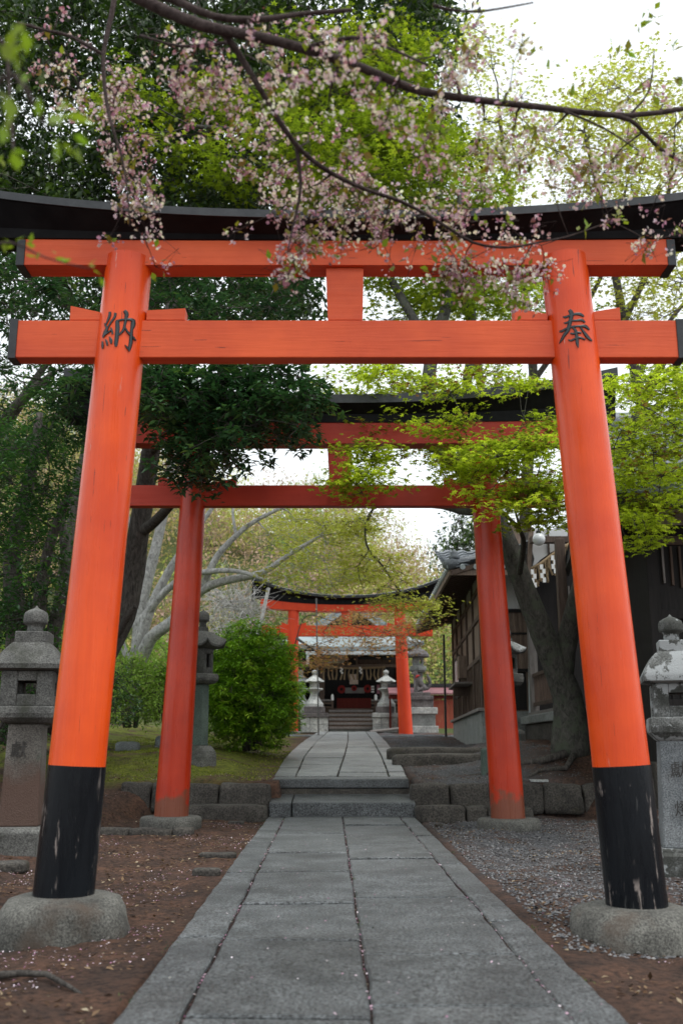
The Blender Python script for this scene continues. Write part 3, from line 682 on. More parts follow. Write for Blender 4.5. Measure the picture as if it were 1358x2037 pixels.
lf_maple_hi = m_leaf('high_maple_leaves', [(0,(.08,.12,.015,1)),(.5,(.25,.33,.028,1)),(1,(.56,.60,.06,1))], .5, .5, .06)
lf_yellow = m_leaf('yellow_green_leaves', [(0,(.40,.30,.10,1)),(.4,(.58,.56,.12,1)),(1,(.74,.76,.20,1))], .45, .6, .05)
lf_olive = m_leaf('sparse_spring_leaves', [(0,(.30,.22,.08,1)),(.5,(.52,.52,.10,1)),(1,(.72,.76,.16,1))], .45, .6, .05)
lf_rust = m_leaf('bronze_young_leaves', [(0,(.44,.19,.12,1)),(.6,(.56,.33,.17,1)),(1,(.50,.42,.12,1))], .45, .6, .05)
lf_bush = m_leaf('bright_bush_leaves', [(0,(.09,.19,.018,1)),(.5,(.24,.46,.03,1)),(.9,(.46,.66,.06,1)),(1,(.46,.40,.10,1))], .3, .42, .15)
lf_soft = m_leaf('soft_pale_shrub_leaves', [(0,(.18,.28,.05,1)),(.7,(.36,.54,.11,1)),(1,(.50,.42,.26,1))], .4, .6, .05)
lf_green = m_leaf('deep_green_leaves', [(0,(.018,.055,.022,1)),(.55,(.045,.125,.036,1)),(.9,(.11,.24,.05,1)),(1,(.28,.36,.06,1))], .32, .26, .3)
lf_hill = m_leaf('hill_wood_leaves', [(0,(.46,.31,.29,1)),(.35,(.48,.33,.25,1)),(.52,(.50,.42,.16,1)),(.68,(.56,.56,.16,1)),(.85,(.28,.36,.11,1)),(1,(.16,.26,.10,1))], .3, .7, .03)
petal_m = m_leaf('cherry_petals', [(0,(.32,.09,.19,1)),(.25,(.58,.28,.46,1)),(.55,(.84,.64,.80,1)),(.85,(.96,.88,.94,1)),(1,(1,.97,.99,1))], .45, .6, .05)
young_m = m_leaf('cherry_young_leaves', [(0,(.20,.08,.04,1)),(.4,(.24,.20,.03,1)),(1,(.22,.34,.03,1))], .5, .45, .1)
A = lambda *q: [at(*p) for p in q]
# the dark evergreen behind the left pillar, its foliage hanging in front of the second gate
cl_ = np.concatenate([fill([(285,715),(420,722),(560,722),(625,760),(640,830),(590,870),(520,900),(480,945),(400,950),(350,960),(320,900),(290,860)], 118, 10.5, 11.7),
  fill([(20,545),(640,545),(640,640),(300,640),(200,720),(150,640),(60,600)], 60, 11.5, 14), fill([(110,720),(200,720),(190,860),(160,840),(100,790)], 20, 11.3, 12.8),
  fill([(-60,500),(40,520),(30,720),(-60,760)], 16, 12, 14), fill([(250,470),(640,500),(630,560),(280,560)], 22, 12.2, 14)])
tree('evergreen_tree', 'dark glossy evergreen tree whose foliage hangs before the second red gate', 'tree', at(165,1500,14.6),
  [(A((160,1510,14.6),(172,1400,14.6),(205,1300,14.6),(243,1225,14.6),(264,1140,14.6),(272,1080,14.5),(284,1010,14.4),(300,900,14.0),(318,800,13.4),(330,700,12.8),(345,600,12.6)), .24, .09),
   (A((276,1060,14.5),(300,1045,14.2),(330,1015,13.6),(380,950,12.6),(430,860,11.4)), .09, .04), (A((320,780,13.3),(250,700,13),(150,620,13),(60,560,13)), .09, .03),
   (A((300,900,14.0),(400,780,12.2),(520,760,11.2)), .08, .03), (A((215,1285,14.6),(240,1250,14.4),(258,1222,14.2),(270,1205,14.1)), .08, .03)],
  cl_, bark_dark, lf_ever, T_LEAF, .115, 14, (.26,.26,.22), sub=7, mode='rosette', cr=1.0)
# the tall dark broadleaf crown over everything on the left
cl_ = np.concatenate([fill([(-80,-60),(860,-60),(880,60),(850,140),(640,200),(560,300),(540,420),(-80,420)], 270, 17, 24), fill([(-60,380),(620,380),(600,640),(-60,640)], 60, 17, 22),
   fill([(560,180),(800,120),(880,200),(860,320),(620,420)], 40, 20, 24)])
tree('broadleaf_tree', 'very tall dark-crowned tree filling the sky above the left of the nearest gate', 'tree', at(120,1450,21),
  [(A((118,1450,21),(150,1150,21),(190,900,21),(260,640,21),(330,400,21),(380,180,21),(400,0,21)), .42, .14), (A((260,640,21),(420,480,20.5),(560,300,20.5),(700,100,21)), .18, .06),
   (A((230,760,21),(120,560,20),(20,350,20),(-20,150,20)), .16, .06), (A((330,400,21),(200,250,19),(120,80,19)), .12, .04), (A((380,180,21),(600,60,21),(760,-20,21)), .10, .04)],
  cl_, bark_dark, lf_camph, T_LEAF, .19, 34, (.75,.75,.55), sub=6, mode='rand', cr=1.1, rt=.012)
# the leaning maple by the right building
tm = [(A((1136,1512,15.5),(1133,1420,15.5),(1120,1365,15.45),(1081,1265,15.3),(1040,1165,15.2),(1013,1090,15.1),(985,1030,15.05),(960,1000,15),(920,930,15),(880,900,15),(850,820,15),(860,700,15.2),(890,600,15.4),(905,500,15.6),(915,380,15.8)), [.33,.245,.21,.178,.158,.148,.15,.14,.13,.12,.11,.10,.08,.06,.04], 0),
      (A((1118,1340,15.4),(1128,1270,15.3),(1145,1200,15.0),(1180,1080,14.4),(1220,950,13.8),(1262,840,13.4),(1290,770,13.2),(1330,700,13)), .17, .05),
      (A((880,900,15),(800,860,14),(720,800,13.2)), .08, .03), (A((1262,840,13.4),(1320,800,12.6),(1400,740,12)), .07, .03), (A((1030,1150,15.2),(1040,1070,14),(1000,1020,12.4)), .05, .02),
      (A((860,700,15.2),(760,520,15.5),(700,360,16)), .09, .03), (A((975,1000,15),(930,1015,15.6),(880,1006,16),(800,1004,17),(742,1012,18),(726,1060,18.3),(734,1095,18.3),(760,1125,18.3),(790,1170,18.2),(830,1210,18.2),(872,1238,18.2)), [.12,.09,.06,.035,.026,.022,.02,.018,.015,.012,.008], 0), (A((734,1095,18.3),(712,1130,18.3),(722,1172,18.3)), .016, .006), (A((905,500,15.6),(800,380,16),(640,250,16.5)), .07, .02),
      (A((920,930,15),(925,800,16),(940,640,17),(925,540,17.5)), .11, .05)]
cl_ = np.concatenate([fill([(640,760),(740,730),(880,740),(1080,730),(1105,860),(1100,930),(1000,960),(900,950),(820,880),(740,860),(650,830)], 70, 11.2, 15),
  fill([(880,900),(1100,850),(1115,1060),(1080,1100),(1060,1040),(1000,1010),(930,960)], 34, 10.4, 11.6),
  fill([(650,880),(760,880),(750,1000),(720,1005),(660,950)], 12, 11, 11.8),
  fill([(1195,740),(1358,720),(1400,900),(1380,1020),(1250,1100),(1225,1040),(1215,900)], 54, 9.6, 12.5)])
lean = tree('maple_tree', 'leaning maple with a forked mossy trunk and fresh leaves beside the dark hall', 'tree', at(1135,1508,15.5), tm, cl_, bark_moss, lf_maple, T_MAPLE, .098, 19, (.34,.34,.07), sub=7, mode='flat', rt=.005, droop=.05)
cs_ = np.concatenate([fill([(690,1080),(760,1085),(800,1120),(840,1180),(880,1225),(880,1250),(850,1255),(780,1210),(720,1190)], 34, 17.2, 18.8), fill([(640,1020),(760,1015),(760,1060),(640,1060)], 12, 17.5, 19)])
tb_, tp_ = skeleton([(A((742,1012,18),(726,1060,18.3),(734,1095,18.3),(760,1125,18.3),(790,1170,18.2),(830,1210,18.2),(872,1238,18.2)), .012, .006)], cs_, 7, (.34,.34,.07), rt=.005, droop=.03)
make_tubes('hanging_twigs', tb_, bark_moss, lean); n = len(tp_)*9; P = np.repeat(tp_, 9, axis=0)+np.stack([rng.normal(0,.14,n), rng.normal(0,.14,n), rng.normal(0,.04,n)], 1)
leaf_obj('hanging_sprays', P, rng.normal(0,1,(n,3))*np.array([1,1,.3]), rng.uniform(.06,.11,n), T_MAPLE, lf_yellow, lean, roll=.8)
cl_ = np.concatenate([fill([(560,230),(760,180),(900,300),(1000,420),(560,420)], 80, 15, 18), fill([(200,170),(560,150),(560,400),(220,330)], 22, 15, 18),
   fill([(725,545),(1080,545),(1080,640),(725,640)], 30, 15, 18), fill([(560,60),(830,20),(880,160),(600,220)], 26, 16, 18)])
tree('maple_tree', 'high spreading bright green maple glowing above the middle of the nearest gate', 'tree', at(1000,1480,19.5),
  [(A((1003,1490,19.5),(990,1250,19.3),(978,1000,19),(960,800,18),(930,620,17.5),(880,420,17),(800,260,16.5)), .13, .05), (A((930,620,17.5),(760,420,16.5),(560,280,16),(380,250,16)), .10, .03),
   (A((880,420,17),(820,200,17),(720,80,17)), .07, .02)], cl_, bark_dark, lf_maple_hi, T_MAPLE, .15, 20, (.55,.55,.14), sub=7, mode='flat', rt=.006, droop=.05, zs=2)
# sparse spring trees on the right
for (bx, Y, lim, poly, n, lab) in (
  (1040, 27, [((1040,1380,27),(1045,1000,27),(1060,760,27),(1040,560,27),(1010,380,27),(990,200,27)), ((1060,760,27),(1190,560,26),(1250,350,26))], [(900,30),(1010,80),(1080,260),(1040,420),(1060,560),(1080,640),(880,640),(860,420),(880,200)], 84, 'thin-leaved spring tree rising against the white sky right of centre'),
  (1290, 24, [((1300,1300,24),(1290,900,24),(1240,640,24),(1215,500,24),(1190,380,24),(1160,260,24)), ((1240,640,24),(1310,480,23),(1340,300,23)), ((1260,760,24),(1330,640,24),(1400,560,24))], [(1080,330),(1140,200),(1250,130),(1358,180),(1400,420),(1390,640),(1180,640),(1080,420)], 120, 'tall sparse yellow-green tree behind the tiled roof at the right edge')):
    tree('deciduous_tree', lab, 'tree', at(bx, 1400, Y), [(A(*l), .22 if i == 0 else .09, .05 if i == 0 else .03) for i, l in enumerate(lim)], fill(poly, n, Y-3, Y+3), bark_dark, lf_olive, T_MAPLE, .17, 12, (.85,.85,.4), sub=7, mode='flat', zs=6, rt=.010, group='sparse trees behind the right buildings')
# pale many-stemmed tree on the left with yellow-green sprays over the far gate
cl_ = np.concatenate([fill([(545,1130),(570,1080),(640,1060),(700,1050),(740,1090),(740,1160),(700,1190),(600,1172),(545,1150)], 58, 17, 21),
   fill([(540,1020),(700,1015),(740,1050),(600,1080),(520,1100)], 24, 19, 22)])
tree('pale_tree', 'pale grey bare-limbed tree with yellow-green sprays reaching over the far gate', 'tree', at(262,1400,20.5),
  [(A((262,1400,20.5),(275,1290,20.5),(283,1200,20.5),(310,1090,20.5),(330,1000,20.5),(340,930,20.5),(330,820,20.5)), .16, .06), (A((262,1330,20.5),(300,1210,20.3),(340,1130,20.2),(380,1070,20),(430,1000,20)), .14, .04),
   (A((270,1250,20.5),(330,1175,20),(380,1145,19.6),(440,1135,19.4),(490,1140,19.2),(540,1160,19)), .09, .03), (A((270,1340,20.5),(300,1270,20.2),(345,1235,20),(400,1175,19.8),(450,1155,19.6),(520,1140,19.4),(580,1100,19.2),(640,1065,19)), .15, .03),
   (A((400,1175,19.8),(430,1110,19.6),(470,1065,19.5),(510,1035,19.4),(560,1010,19.2)), .08, .03), (A((470,1065,19.5),(464,1030,19.5),(462,980,19.6)), .035,.02),
    (A((280,1330,20.5),(240,1270,20.6),(262,1100,21),(250,1000,21)), .07, .03)],
  cl_, bark_pale, lf_yellow, T_MAPLE, .10, 9, (.42,.42,.10), sub=7, mode='flat', zs=2.5, rt=.005)
cl_ = np.concatenate([fill([(640,1235),(760,1200),(850,1230),(870,1260),(830,1300),(760,1305),(680,1290),(640,1265)], 40, 25.5, 28), fill([(590,1275),(660,1280),(660,1330),(600,1340)], 14, 26, 28)])
tree('bronze_maple', 'small maple with reddish-brown young leaves in front of the shrine roof', 'tree', at(575,1466,28),
  [(A((575,1466,28),(572,1360,28),(590,1270,27.6),(610,1225,27.4),(660,1235,27),(720,1250,26.8),(800,1265,26.6)), .022, .006), (A((590,1270,27.6),(620,1290,27),(650,1310,26.8)), .04, .015)],
  cl_, bark_dark, lf_rust, T_MAPLE, .11, 9, (.5,.5,.12), sub=7, mode='flat', zs=2.5, rt=.006)
# left side: glossy camellias, shrubs, the second dark tree
for (lab, base, limbs, poly, n, Y0_, Y1_, mt, nm) in (
  ('dense glossy green tree behind the stone lantern at the left edge', (40,1450,14.5), [((30,1480,14.5),(35,1250,14.5),(25,1100,14.5),(60,950,14.5),(80,820,14.5)), ((110,1460,15),(100,1300,15),(130,1150,15),(120,1000,15)), ((70,1470,14),(75,1250,14),(95,1100,14),(140,980,14))],
     [(-60,880),(60,830),(150,860),(170,1000),(140,1200),(110,1250),(-60,1250)], 130, 12.5, 16, lf_green, 'camellia_tree'),
  ('open-crowned green tree with sky gaps at the left edge under the nearest gate', (-60,1400,18), [((-60,1400,18),(-40,1000,18),(0,860,18),(60,770,18),(110,700,18)), ((0,860,18),(40,800,17.5),(110,740,17)), ((-20,920,18),(60,880,18),(140,800,18))],
     [(-60,560),(200,560),(190,700),(200,900),(120,900),(-60,880)], 70, 15.5, 19, lf_green, 'broadleaf_tree')):
    cl_ = fill(poly, n, Y0_, Y1_)
    tree(nm, lab, 'tree', at(*base), [(A(*l), .16 if i else .22, .05) for i, l in enumerate(limbs)], cl_, bark_dark, mt, T_LEAF, .10, 15 if n > 100 else 11, (.36,.36,.32), sub=7, mode='rosette', cr=1.5)
def bush(name, label, c, s, n, mat, size, per, tpl=T_LONG, mode='rosette', stems=6, flat_bottom=.25, group=None):
    c = Vector(c); u = rng.normal(0, 1, (n*3,3)); u /= np.linalg.norm(u, axis=1, keepdims=True); u = u[u[:,2] > -flat_bottom*1.6][:n]
    k = rng.uniform(.55, 1.0, (len(u),1))*(1+.17*np.sin(u[:,0:1]*7+c.x)*np.cos(u[:,2:3]*6+u[:,1:2]*5))
    u = u*np.where(u[:,2:3] < 0, np.array([[1.12,1.12,1]])-np.array([[.0,.0,.0]]), 1) if flat_bottom > .5 else u
    P = np.array(c)+u*k*np.array(s); gz = c.z-s[2]*flat_bottom*1.5
    base = Vector((c.x, c.y, gz)); lim = []
    for i in range(stems):
        a = i*2.4; e = c+Vector((math.cos(a)*s[0]*.6, math.sin(a)*s[1]*.6, s[2]*random.uniform(-.1,.5)))
        lim.append(([base+Vector((math.cos(a)*.1, math.sin(a)*.1, -.1)), base+(e-base)*.5+Vector((0,0,-.05)), e], .03, .012))
    return tree(name, label, 'shrub', base, lim, P, bark_dark, mat, tpl, size, per, (.16,.16,.14), sub=3, mode=mode, crown='foliage', rt=.005, cr=1.0, group=group)
bc = at(499,1365,19.6)
bush('round_shrub', 'big rounded bright green shrub left of the upper path', bc, (.92,1.1,1.20), 900, lf_bush, .105, 17, flat_bottom=.62, stems=9)
bush('pale_shrub', 'soft pale green feathery shrub seen between the two left pillars', at(262,1400,18.2), (.55,.7,.85), 200, lf_soft, .07, 11, T_LEAF, 'rand')
bush('dark_shrub', 'small darker green shrub just left of the left red pillar', at(318,1390,19.0), (.30,.4,.8), 90, lf_bush, .08, 10)
bush('low_shrub', 'low dark green shrub on the bank behind the left stone lantern', at(150,1400,15.8), (1.0,.8,.75), 200, lf_green, .08, 10)
bush('edge_shrub', 'dark shrub at the left frame edge behind the lantern shaft', at(-40,1440,14), (1.0,.8,.9), 160, lf_green, .08, 10)
for i, (px, Y) in enumerate(((120,19),(20,21),(-90,20),(200,26),(330,30),(420,33))):
    bush('bank_shrub', ('loose','dense','wide','pale','far','farthest')[i]+' green shrub in the row along the back of the left bank', at(px,1340,Y), (1.3,1.0,1.4), 170, lf_green if i in (1,2) else lf_soft, .11, 9, T_LEAF, 'rand', group='shrubs along the back of the left bank')
# the wooded hill behind
def hillwood():
    n = 520; X_ = rng.uniform(-42, 34, n); Y_ = 47+rng.random(n)**.8*60
    Z_ = ground_z(X_, Y_); rr = rng.uniform(1.5, 3.2, n); per = 560
    u = rng.normal(0, 1, (n*per,3)); u /= np.linalg.norm(u, axis=1, keepdims=True); u *= rng.uniform(.6, 1.05, (n*per,1))
    
    own = np.repeat(np.arange(n), per)
    lump = 1+.25*np.sin(u[:,0]*5+own)*np.cos(u[:,1]*6+own*2)*1.0
    P = np.stack([X_[own], Y_[own], Z_[own]+rr[own]*1.05], 1)+u*(rr[own]*lump)[:,None]*np.array([1,1,1.05])
    hue = rng.random(n); D = rng.normal(0, 1, (n*per,3))
    o = leaf_obj('hillside_wood', P, D, rng.uniform(.16, .36, n*per), T_LEAF, lf_hill, None, rnd=hue[own]*.82+rng.random(n*per)*.18, roll=1.5, loc=(0,60,4))
    tag(o, 'far hillside of hazy yellow-green and faded pink spring trees', 'wood', kind='stuff')
hillwood()
# bare grey twiggy tree and dark cedars near the shrine
def twigtree(px, py, Y, poly, lab):
    cl = fill(poly, 60, Y-2, Y+2)
    tree('bare_tree', lab, 'tree', at(px,py,Y), [(A((px,py,Y),(px-5,py-90,Y),(px+6,py-190,Y)), .10, .03)], cl, bark_pale, lf_rust, T_LEAF, .06, 0, (1.1,1.1,.9), sub=9, rt=.014)
twigtree(450,1420,31,[(415,1160),(500,1170),(520,1250),(480,1300),(420,1290)],'bare grey twiggy tree beyond the big rounded shrub')
tree('pine_tree', 'small-leaved green tree on the skyline beyond the building eave', 'tree', at(915,1380,42), [(A((915,1380,42),(912,1200,42),(905,1080,42)), .2, .06)],
   fill([(885,1060),(910,1030),(950,1040),(960,1160),(880,1160)], 46, 40, 44), bark_dark, lf_camph, T_LEAF, .22, 12, (.7,.7,.5), sub=5, rt=.02)
# ------------------------------------------------------------ the cherry bough overhead
def cherry():
    root = empty('cherry_tree', (-2.6, 1.6, -.05), 'flowering cherry with pink blossom and dark boughs hanging over the nearest gate', 'tree')
    main = [Vector((-2.6,1.6,-.1)), Vector((-2.65,1.7,1.2)), Vector((-2.45,2.0,2.4)), Vector((-1.9,2.6,3.1))]
    L_ = [(main+A((120,-90,3.4),(180,-55,3.4)), .15, .040), (A((120,-90,3.4),(180,-55,3.4),(300,8,3.4),(400,50,3.4),(520,75,3.4),(600,96,3.4),(720,135,3.45),(830,180,3.5),(960,200,3.55),(1080,214,3.6),(1250,230,3.7),(1420,205,3.8)), .027, .010),
      (A((440,60,3.4),(470,100,3.45),(510,165,3.5),(555,240,3.6),(600,300,3.7),(660,345,3.8),(730,378,3.9),(800,402,4.0),(870,440,4.05),(940,482,4.1),(1010,492,4.1),(1080,480,4.15),(1130,470,4.2),(1215,440,4.3)), .014, .003),
      (A((1180,224,3.65),(1250,238,3.7),(1290,275,3.75),(1325,305,3.8),(1400,345,3.8)), .011, .006),
      (A((250,-30,3.2),(340,-2,3.2),(430,34,3.2),(520,38,3.25),(600,28,3.3),(700,20,3.3)), .017, .008),
      (A((232,-30,3.9),(222,30,3.9),(206,110,3.9),(212,200,3.9),(226,260,3.9),(242,310,3.9),(254,380,3.9),(258,450,3.9)), .013, .002),
      (A((35,45,3.9),(90,60,3.9),(140,72,3.9),(205,108,3.9)), .006, .008), (A((590,295,3.7),(598,370,3.75),(585,440,3.8),(572,500,3.8)), .009, .002),
      (A((600,96,3.4),(700,75,3.3),(760,90,3.3),(850,130,3.2)), .010, .004), (A((860,10,3.0),(900,20,3.0),(960,22,3.0),(1060,5,3.0)), .007, .003),
      (A((1120,220,3.6),(1200,255,3.6),(1270,300,3.6)), .006, .003), (A((1250,230,3.7),(1290,180,3.7),(1300,100,3.7)), .006, .002), (A((450,85,3.4),(360,92,3.5),(280,70,3.6)), .008, .004),
      (A((-120,240,1.5),(-30,190,1.5),(30,150,1.5),(90,250,1.5)), .006, .003), (A((-60,500,2.4),(20,482,2.4),(90,512,2.4),(180,535,2.4)), .004, .0015),
      (A((-40,60,2.2),(10,90,2.2),(20,200,2.2),(30,330,2.2)), .006, .003), (A((-200,-100,2.2),(-40,60,2.2)), .010, .006)]
    def around(pts, n, spread, Y0_=None):
        """points scattered along a bough, given in pixels and distance"""
        P = [np.array(at(*p)) for p in pts]; seg = rng.integers(0, len(P)-1, n); t = rng.random(n)[:,None]
        q = np.array([P[i] for i in seg])*(1-t)+np.array([P[i+1] for i in seg])*t
        return q+rng.normal(0, 1, (n,3))*np.array(spread)
    groups = [
      around([(205,60,3.9),(206,110,3.9),(212,200,3.9),(226,260,3.9),(250,330,3.9),(256,430,3.9)], 74, (.085,.1,.05)),
      around([(60,50,3.9),(205,108,3.9)], 26, (.09,.1,.10)), around([(254,340,3.9),(280,300,3.9)], 16, (.06,.06,.06)),
      around([(270,70,3.5),(360,92,3.5),(450,60,3.4)], 36, (.09,.1,.08)), around([(420,120,3.6),(520,180,3.6),(600,260,3.7)], 34, (.12,.1,.09)),
      around([(520,290,3.7),(600,330,3.75),(700,372,3.9),(760,370,3.9)], 70, (.10,.1,.12)), around([(598,370,3.75),(585,440,3.8),(572,490,3.8)], 34, (.045,.06,.03)),
      around([(620,240,3.7),(720,300,3.9),(800,330,4.0)], 50, (.13,.1,.10)), around([(730,378,3.9),(870,440,4.05),(940,482,4.1)], 46, (.06,.08,.05)),
      around([(890,495,4.1),(1010,490,4.1),(1120,470,4.2)], 46, (.06,.08,.045)), around([(1030,500,4.1),(1050,540,4.1)], 12, (.04,.05,.03)), around([(900,380,4.1),(1000,400,4.1),(1040,460,4.1)], 24, (.10,.08,.06)),
      around([(560,60,3.0),(700,60,3.0),(850,130,3.2)], 58, (.10,.1,.09)), around([(780,90,3.1),(900,170,3.3),(1000,200,3.5)], 34, (.11,.1,.08)),
      around([(850,260,3.8),(960,330,3.9),(900,380,4.0)], 26, (.12,.1,.09)), around([(1000,190,3.5),(1100,215,3.6),(1200,260,3.6)], 16, (.10,.1,.06)),
      around([(1150,250,3.6),(1270,300,3.6),(1358,260,3.6)], 22, (.11,.1,.06)), around([(1060,330,3.8),(1200,320,3.8),(1340,380,3.8)], 14, (.09,.1,.06)), around([(1290,120,3.7),(1340,160,3.6),(1240,180,3.6)], 11, (.06,.08,.05)),
      around([(900,0,3.0),(1060,-5,3.0)], 22, (.07,.08,.025)), around([(300,0,3.3),(640,10,3.3)], 40, (.12,.1,.10)), around([(1310,440,3.9),(1330,435,3.9)], 3, (.03,.03,.02))]
    cl = np.concatenate(groups)
    cl = cl[rng.random(len(cl)) < .56]
    cl[:,1] += np.where(cl[:,2] > 3.0, .30, .10)
    tubes, tips = skeleton(L_, cl, 5, (.055,.055,.055), step=.12, droop=.02, jit=.12, rt=.0016)
    make_tubes('bough', tubes, bark_cherry, root)
    # blossoms: small bunches on each twig end, facing out and down
    per = 4; n = len(tips)*per; P = np.repeat(tips, per, axis=0)+rng.normal(0, .010, (n,3)); D = rng.normal(0, 1, (n,3))
    up = rng.normal(0, 1, (n,3)); up[:,2] -= .3
    hue = np.repeat(rng.random(len(cl)), 5*per); leaf_obj('blossom', P, D, rng.uniform(.012, .023, n), T_FLOWER, petal_m, root, rnd=hue*.45+rng.random(n)*.55, up=up, roll=1)
    k = rng.random(len(tips)) < .8; t2 = tips[k]; n = len(t2); P = t2+rng.normal(0, .015, (n,3))
    leaf_obj('bud', P, rng.normal(0, 1, (n,3))+np.array([0,0,-.8]), rng.uniform(.012, .03, n), T_LEAF, m_leaf('cherry_calyx', [(0,(.16,.05,.06,1)),(1,(.42,.18,.2,1))], .3), root)
    k = rng.random(len(cl)) < .7; t2 = np.repeat(cl[k], 4, axis=0); n1 = len(t2)
    PP = [t2+rng.normal(0, .022, (n1,3))]; SS = [rng.uniform(.028, .055, n1)]; DD = [rng.normal(0, 1, (n1,3))+np.array([.2,0,.2])]; RR = [rng.random(n1)*.9+.1]
    P = np.concatenate([np.array(A((60,150,1.5),(20,120,1.5),(95,245,1.45),(128,228,1.5),(110,275,1.45),(145,270,1.5),(25,300,1.6),(20,190,1.5),(50,60,1.5),(10,250,1.5),(30,60,1.6),(0,90,1.5))),
        np.array(A((5,478,2.4),(30,480,2.4),(52,485,2.4),(75,510,2.4),(110,512,2.4),(120,522,2.4),(175,530,2.4),(188,540,2.4),(10,345,2.3),(40,330,2.3),(8,310,2.3)))])
    S = np.concatenate([rng.uniform(.038,.058,12), rng.uniform(.028,.042,11)]); n = len(P)
    PP += [P, P+rng.normal(0,.012,P.shape)]; SS += [S, S*.8]; DD += [rng.normal(0,1,(2*n,3))+np.array([.6,0,-.5])]; RR += [rng.uniform(.75,1,2*n)]
    P = np.array(A((1218,440,4.3),(1230,432,4.3),(1235,445,4.3),(1160,455,4.2),(1268,60,3.6),(1240,105,3.6),(1305,40,3.6),(1215,100,3.6),(1340,100,3.6),(1355,160,3.6),(1290,30,3.6),(1095,130,3.5),(1140,180,3.6)))
    P = np.repeat(P, 4, axis=0); n = len(P); PP += [P+rng.normal(0,.014,(n,3))]; SS += [rng.uniform(.03,.055,n)]; DD += [rng.normal(0,1,(n,3))+np.array([.3,0,.5])]; RR += [rng.uniform(.4,1,n)]
    P = np.concatenate(PP); up = rng.normal(0, .6, (len(P),3))+np.array([0,-.6,.6])
    leaf_obj('young_leaf', P, np.concatenate(DD), np.concatenate(SS), (T_LEAF[0]*np.array([1,1.35,1]), T_LEAF[1]), young_m, root, rnd=np.concatenate(RR), up=up, roll=.6)
cherry()
# ------------------------------------------------------------ small stuff on the ground
def scatter(n, x0, x1, y0, y1, keep, pw=1.0):
    X_ = rng.uniform(x0, x1, n); Y_ = y0+(y1-y0)*rng.random(n)**pw; k = keep(X_, Y_); X_, Y_ = X_[k], Y_[k]
    return X_, Y_
offp = lambda X_, Y_: np.abs(X_-.1) > np.where(Y_ < 8, 1.04, 1.0)
X_, Y_ = scatter(30000, .95, 4.6, 5.5, 13.6, lambda a, b: offp(a, b) & (vnoise(a, b, 1.2, 5)+(b-6)*.05-(a > 3.4)*.3 > .40))
X2, Y2 = scatter(16000, .95, 3.4, 14.4, 30, lambda a, b: offp(a, b))
X_, Y_ = np.concatenate([X_, X2]), np.concatenate([Y_, Y2]); n = len(X_)
peb = m_leaf('gravel_stones', [(0,(.035,.035,.038,1)),(.5,(.10,.10,.104,1)),(.92,(.17,.17,.175,1)),(1,(.26,.25,.24,1))], 0, .8, .1)
tag(leaf_obj('gravel', np.stack([X_, Y_, ground_z(X_, Y_)+.004], 1), np.stack([rng.normal(0,1,n), rng.normal(0,1,n), rng.normal(0,.2,n)],1), rng.uniform(.012,.034,n), T_PEB, peb, None, roll=.3, loc=(2,8,0)), 'loose grey gravel on the ground right of the path', 'gravel', kind='stuff')
X_, Y_ = scatter(26000, -5, 5, 2.2, 15, lambda a, b: offp(a, b) & (vnoise(a, b, 2.1, 8) > .42), 1.0); n = len(X_)
lit = m_leaf('leaf_litter_brown', [(0,(.06,.035,.022,1)),(.5,(.13,.075,.045,1)),(.85,(.25,.17,.10,1)),(1,(.4,.34,.24,1))], .1, .8, .05)
tag(leaf_obj('leaf_litter', np.stack([X_, Y_, ground_z(X_, Y_)+.006], 1), np.stack([rng.normal(0,1,n), rng.normal(0,1,n), rng.normal(0,.15,n)],1), rng.uniform(.015,.055,n), T_LEAF, lit, None, roll=.5, loc=(0,8,0)), 'dry brown leaves and soil crumbs scattered on the bare earth', 'leaf litter', kind='stuff')
X_, Y_ = scatter(34000, -4.5, 4.5, 2.2, 15, lambda a, b: offp(a, b) & (vnoise(a, b, 1.7, 11)+vnoise(a, b, 5, 2)*.3-np.where(a > 0, .30, 0) > .70), 1.3); n = len(X_); Z_ = ground_z(X_, Y_)+.010
X2, Y2 = scatter(300, -1.0, 1.2, 2.6, 13, lambda a, b: np.ones(len(a), bool)); Z2 = .0078*(Y2-3.8)+.006
ex = []                                  # petals gathered in the joints
for k in (1, 2, 3):
    yy = rng.uniform(2.4, 13.4, 190); ex.append(np.stack([np.array([nf[k](t) for t in yy])+rng.normal(0,.005,190), yy, .0078*(yy-3.8)-.012+rng.random(190)*.012], 1))
P = np.concatenate([np.stack([X_, Y_, Z_], 1), np.stack([X2, Y2, Z2], 1)]+ex); n = len(P)
fall = m_leaf('fallen_petals', [(0,(.36,.14,.25,1)),(.45,(.60,.40,.50,1)),(1,(.9,.82,.87,1))], .2, .7, .05)
tag(leaf_obj('fallen_petals', P, np.stack([rng.normal(0,1,n), rng.normal(0,1,n), rng.normal(0,.1,n)],1), rng.uniform(.008,.020,n), T_PETAL, fall, None, roll=.6, loc=(0,7,0)), 'fallen pink and white cherry petals strewn over the earth and path joints', 'petals', kind='stuff')
X_, Y_ = scatter(16000, -4.6, -1.0, 14.4, 23, lambda a, b: vnoise(a, b, 1.6, 3) > .3); n = len(X_)
mosm = m_leaf('moss_tufts', [(0,(.07,.09,.015,1)),(.7,(.20,.24,.03,1)),(1,(.36,.38,.06,1))], .2, .8, .03)
tag(leaf_obj('moss', np.stack([X_, Y_, ground_z(X_, Y_)], 1), np.stack([rng.normal(0,.5,n), rng.normal(0,.5,n), np.ones(n)],1), rng.uniform(.015,.035,n), T_LEAF, mosm, None, roll=1.5, loc=(-2,17,0)), 'yellow-green moss covering the bank left of the upper path', 'moss', kind='stuff')
def onground(px, py, Y): p = at(px, py, Y); return Vector((p.x, p.y, float(ground_z(p.x, p.y))))
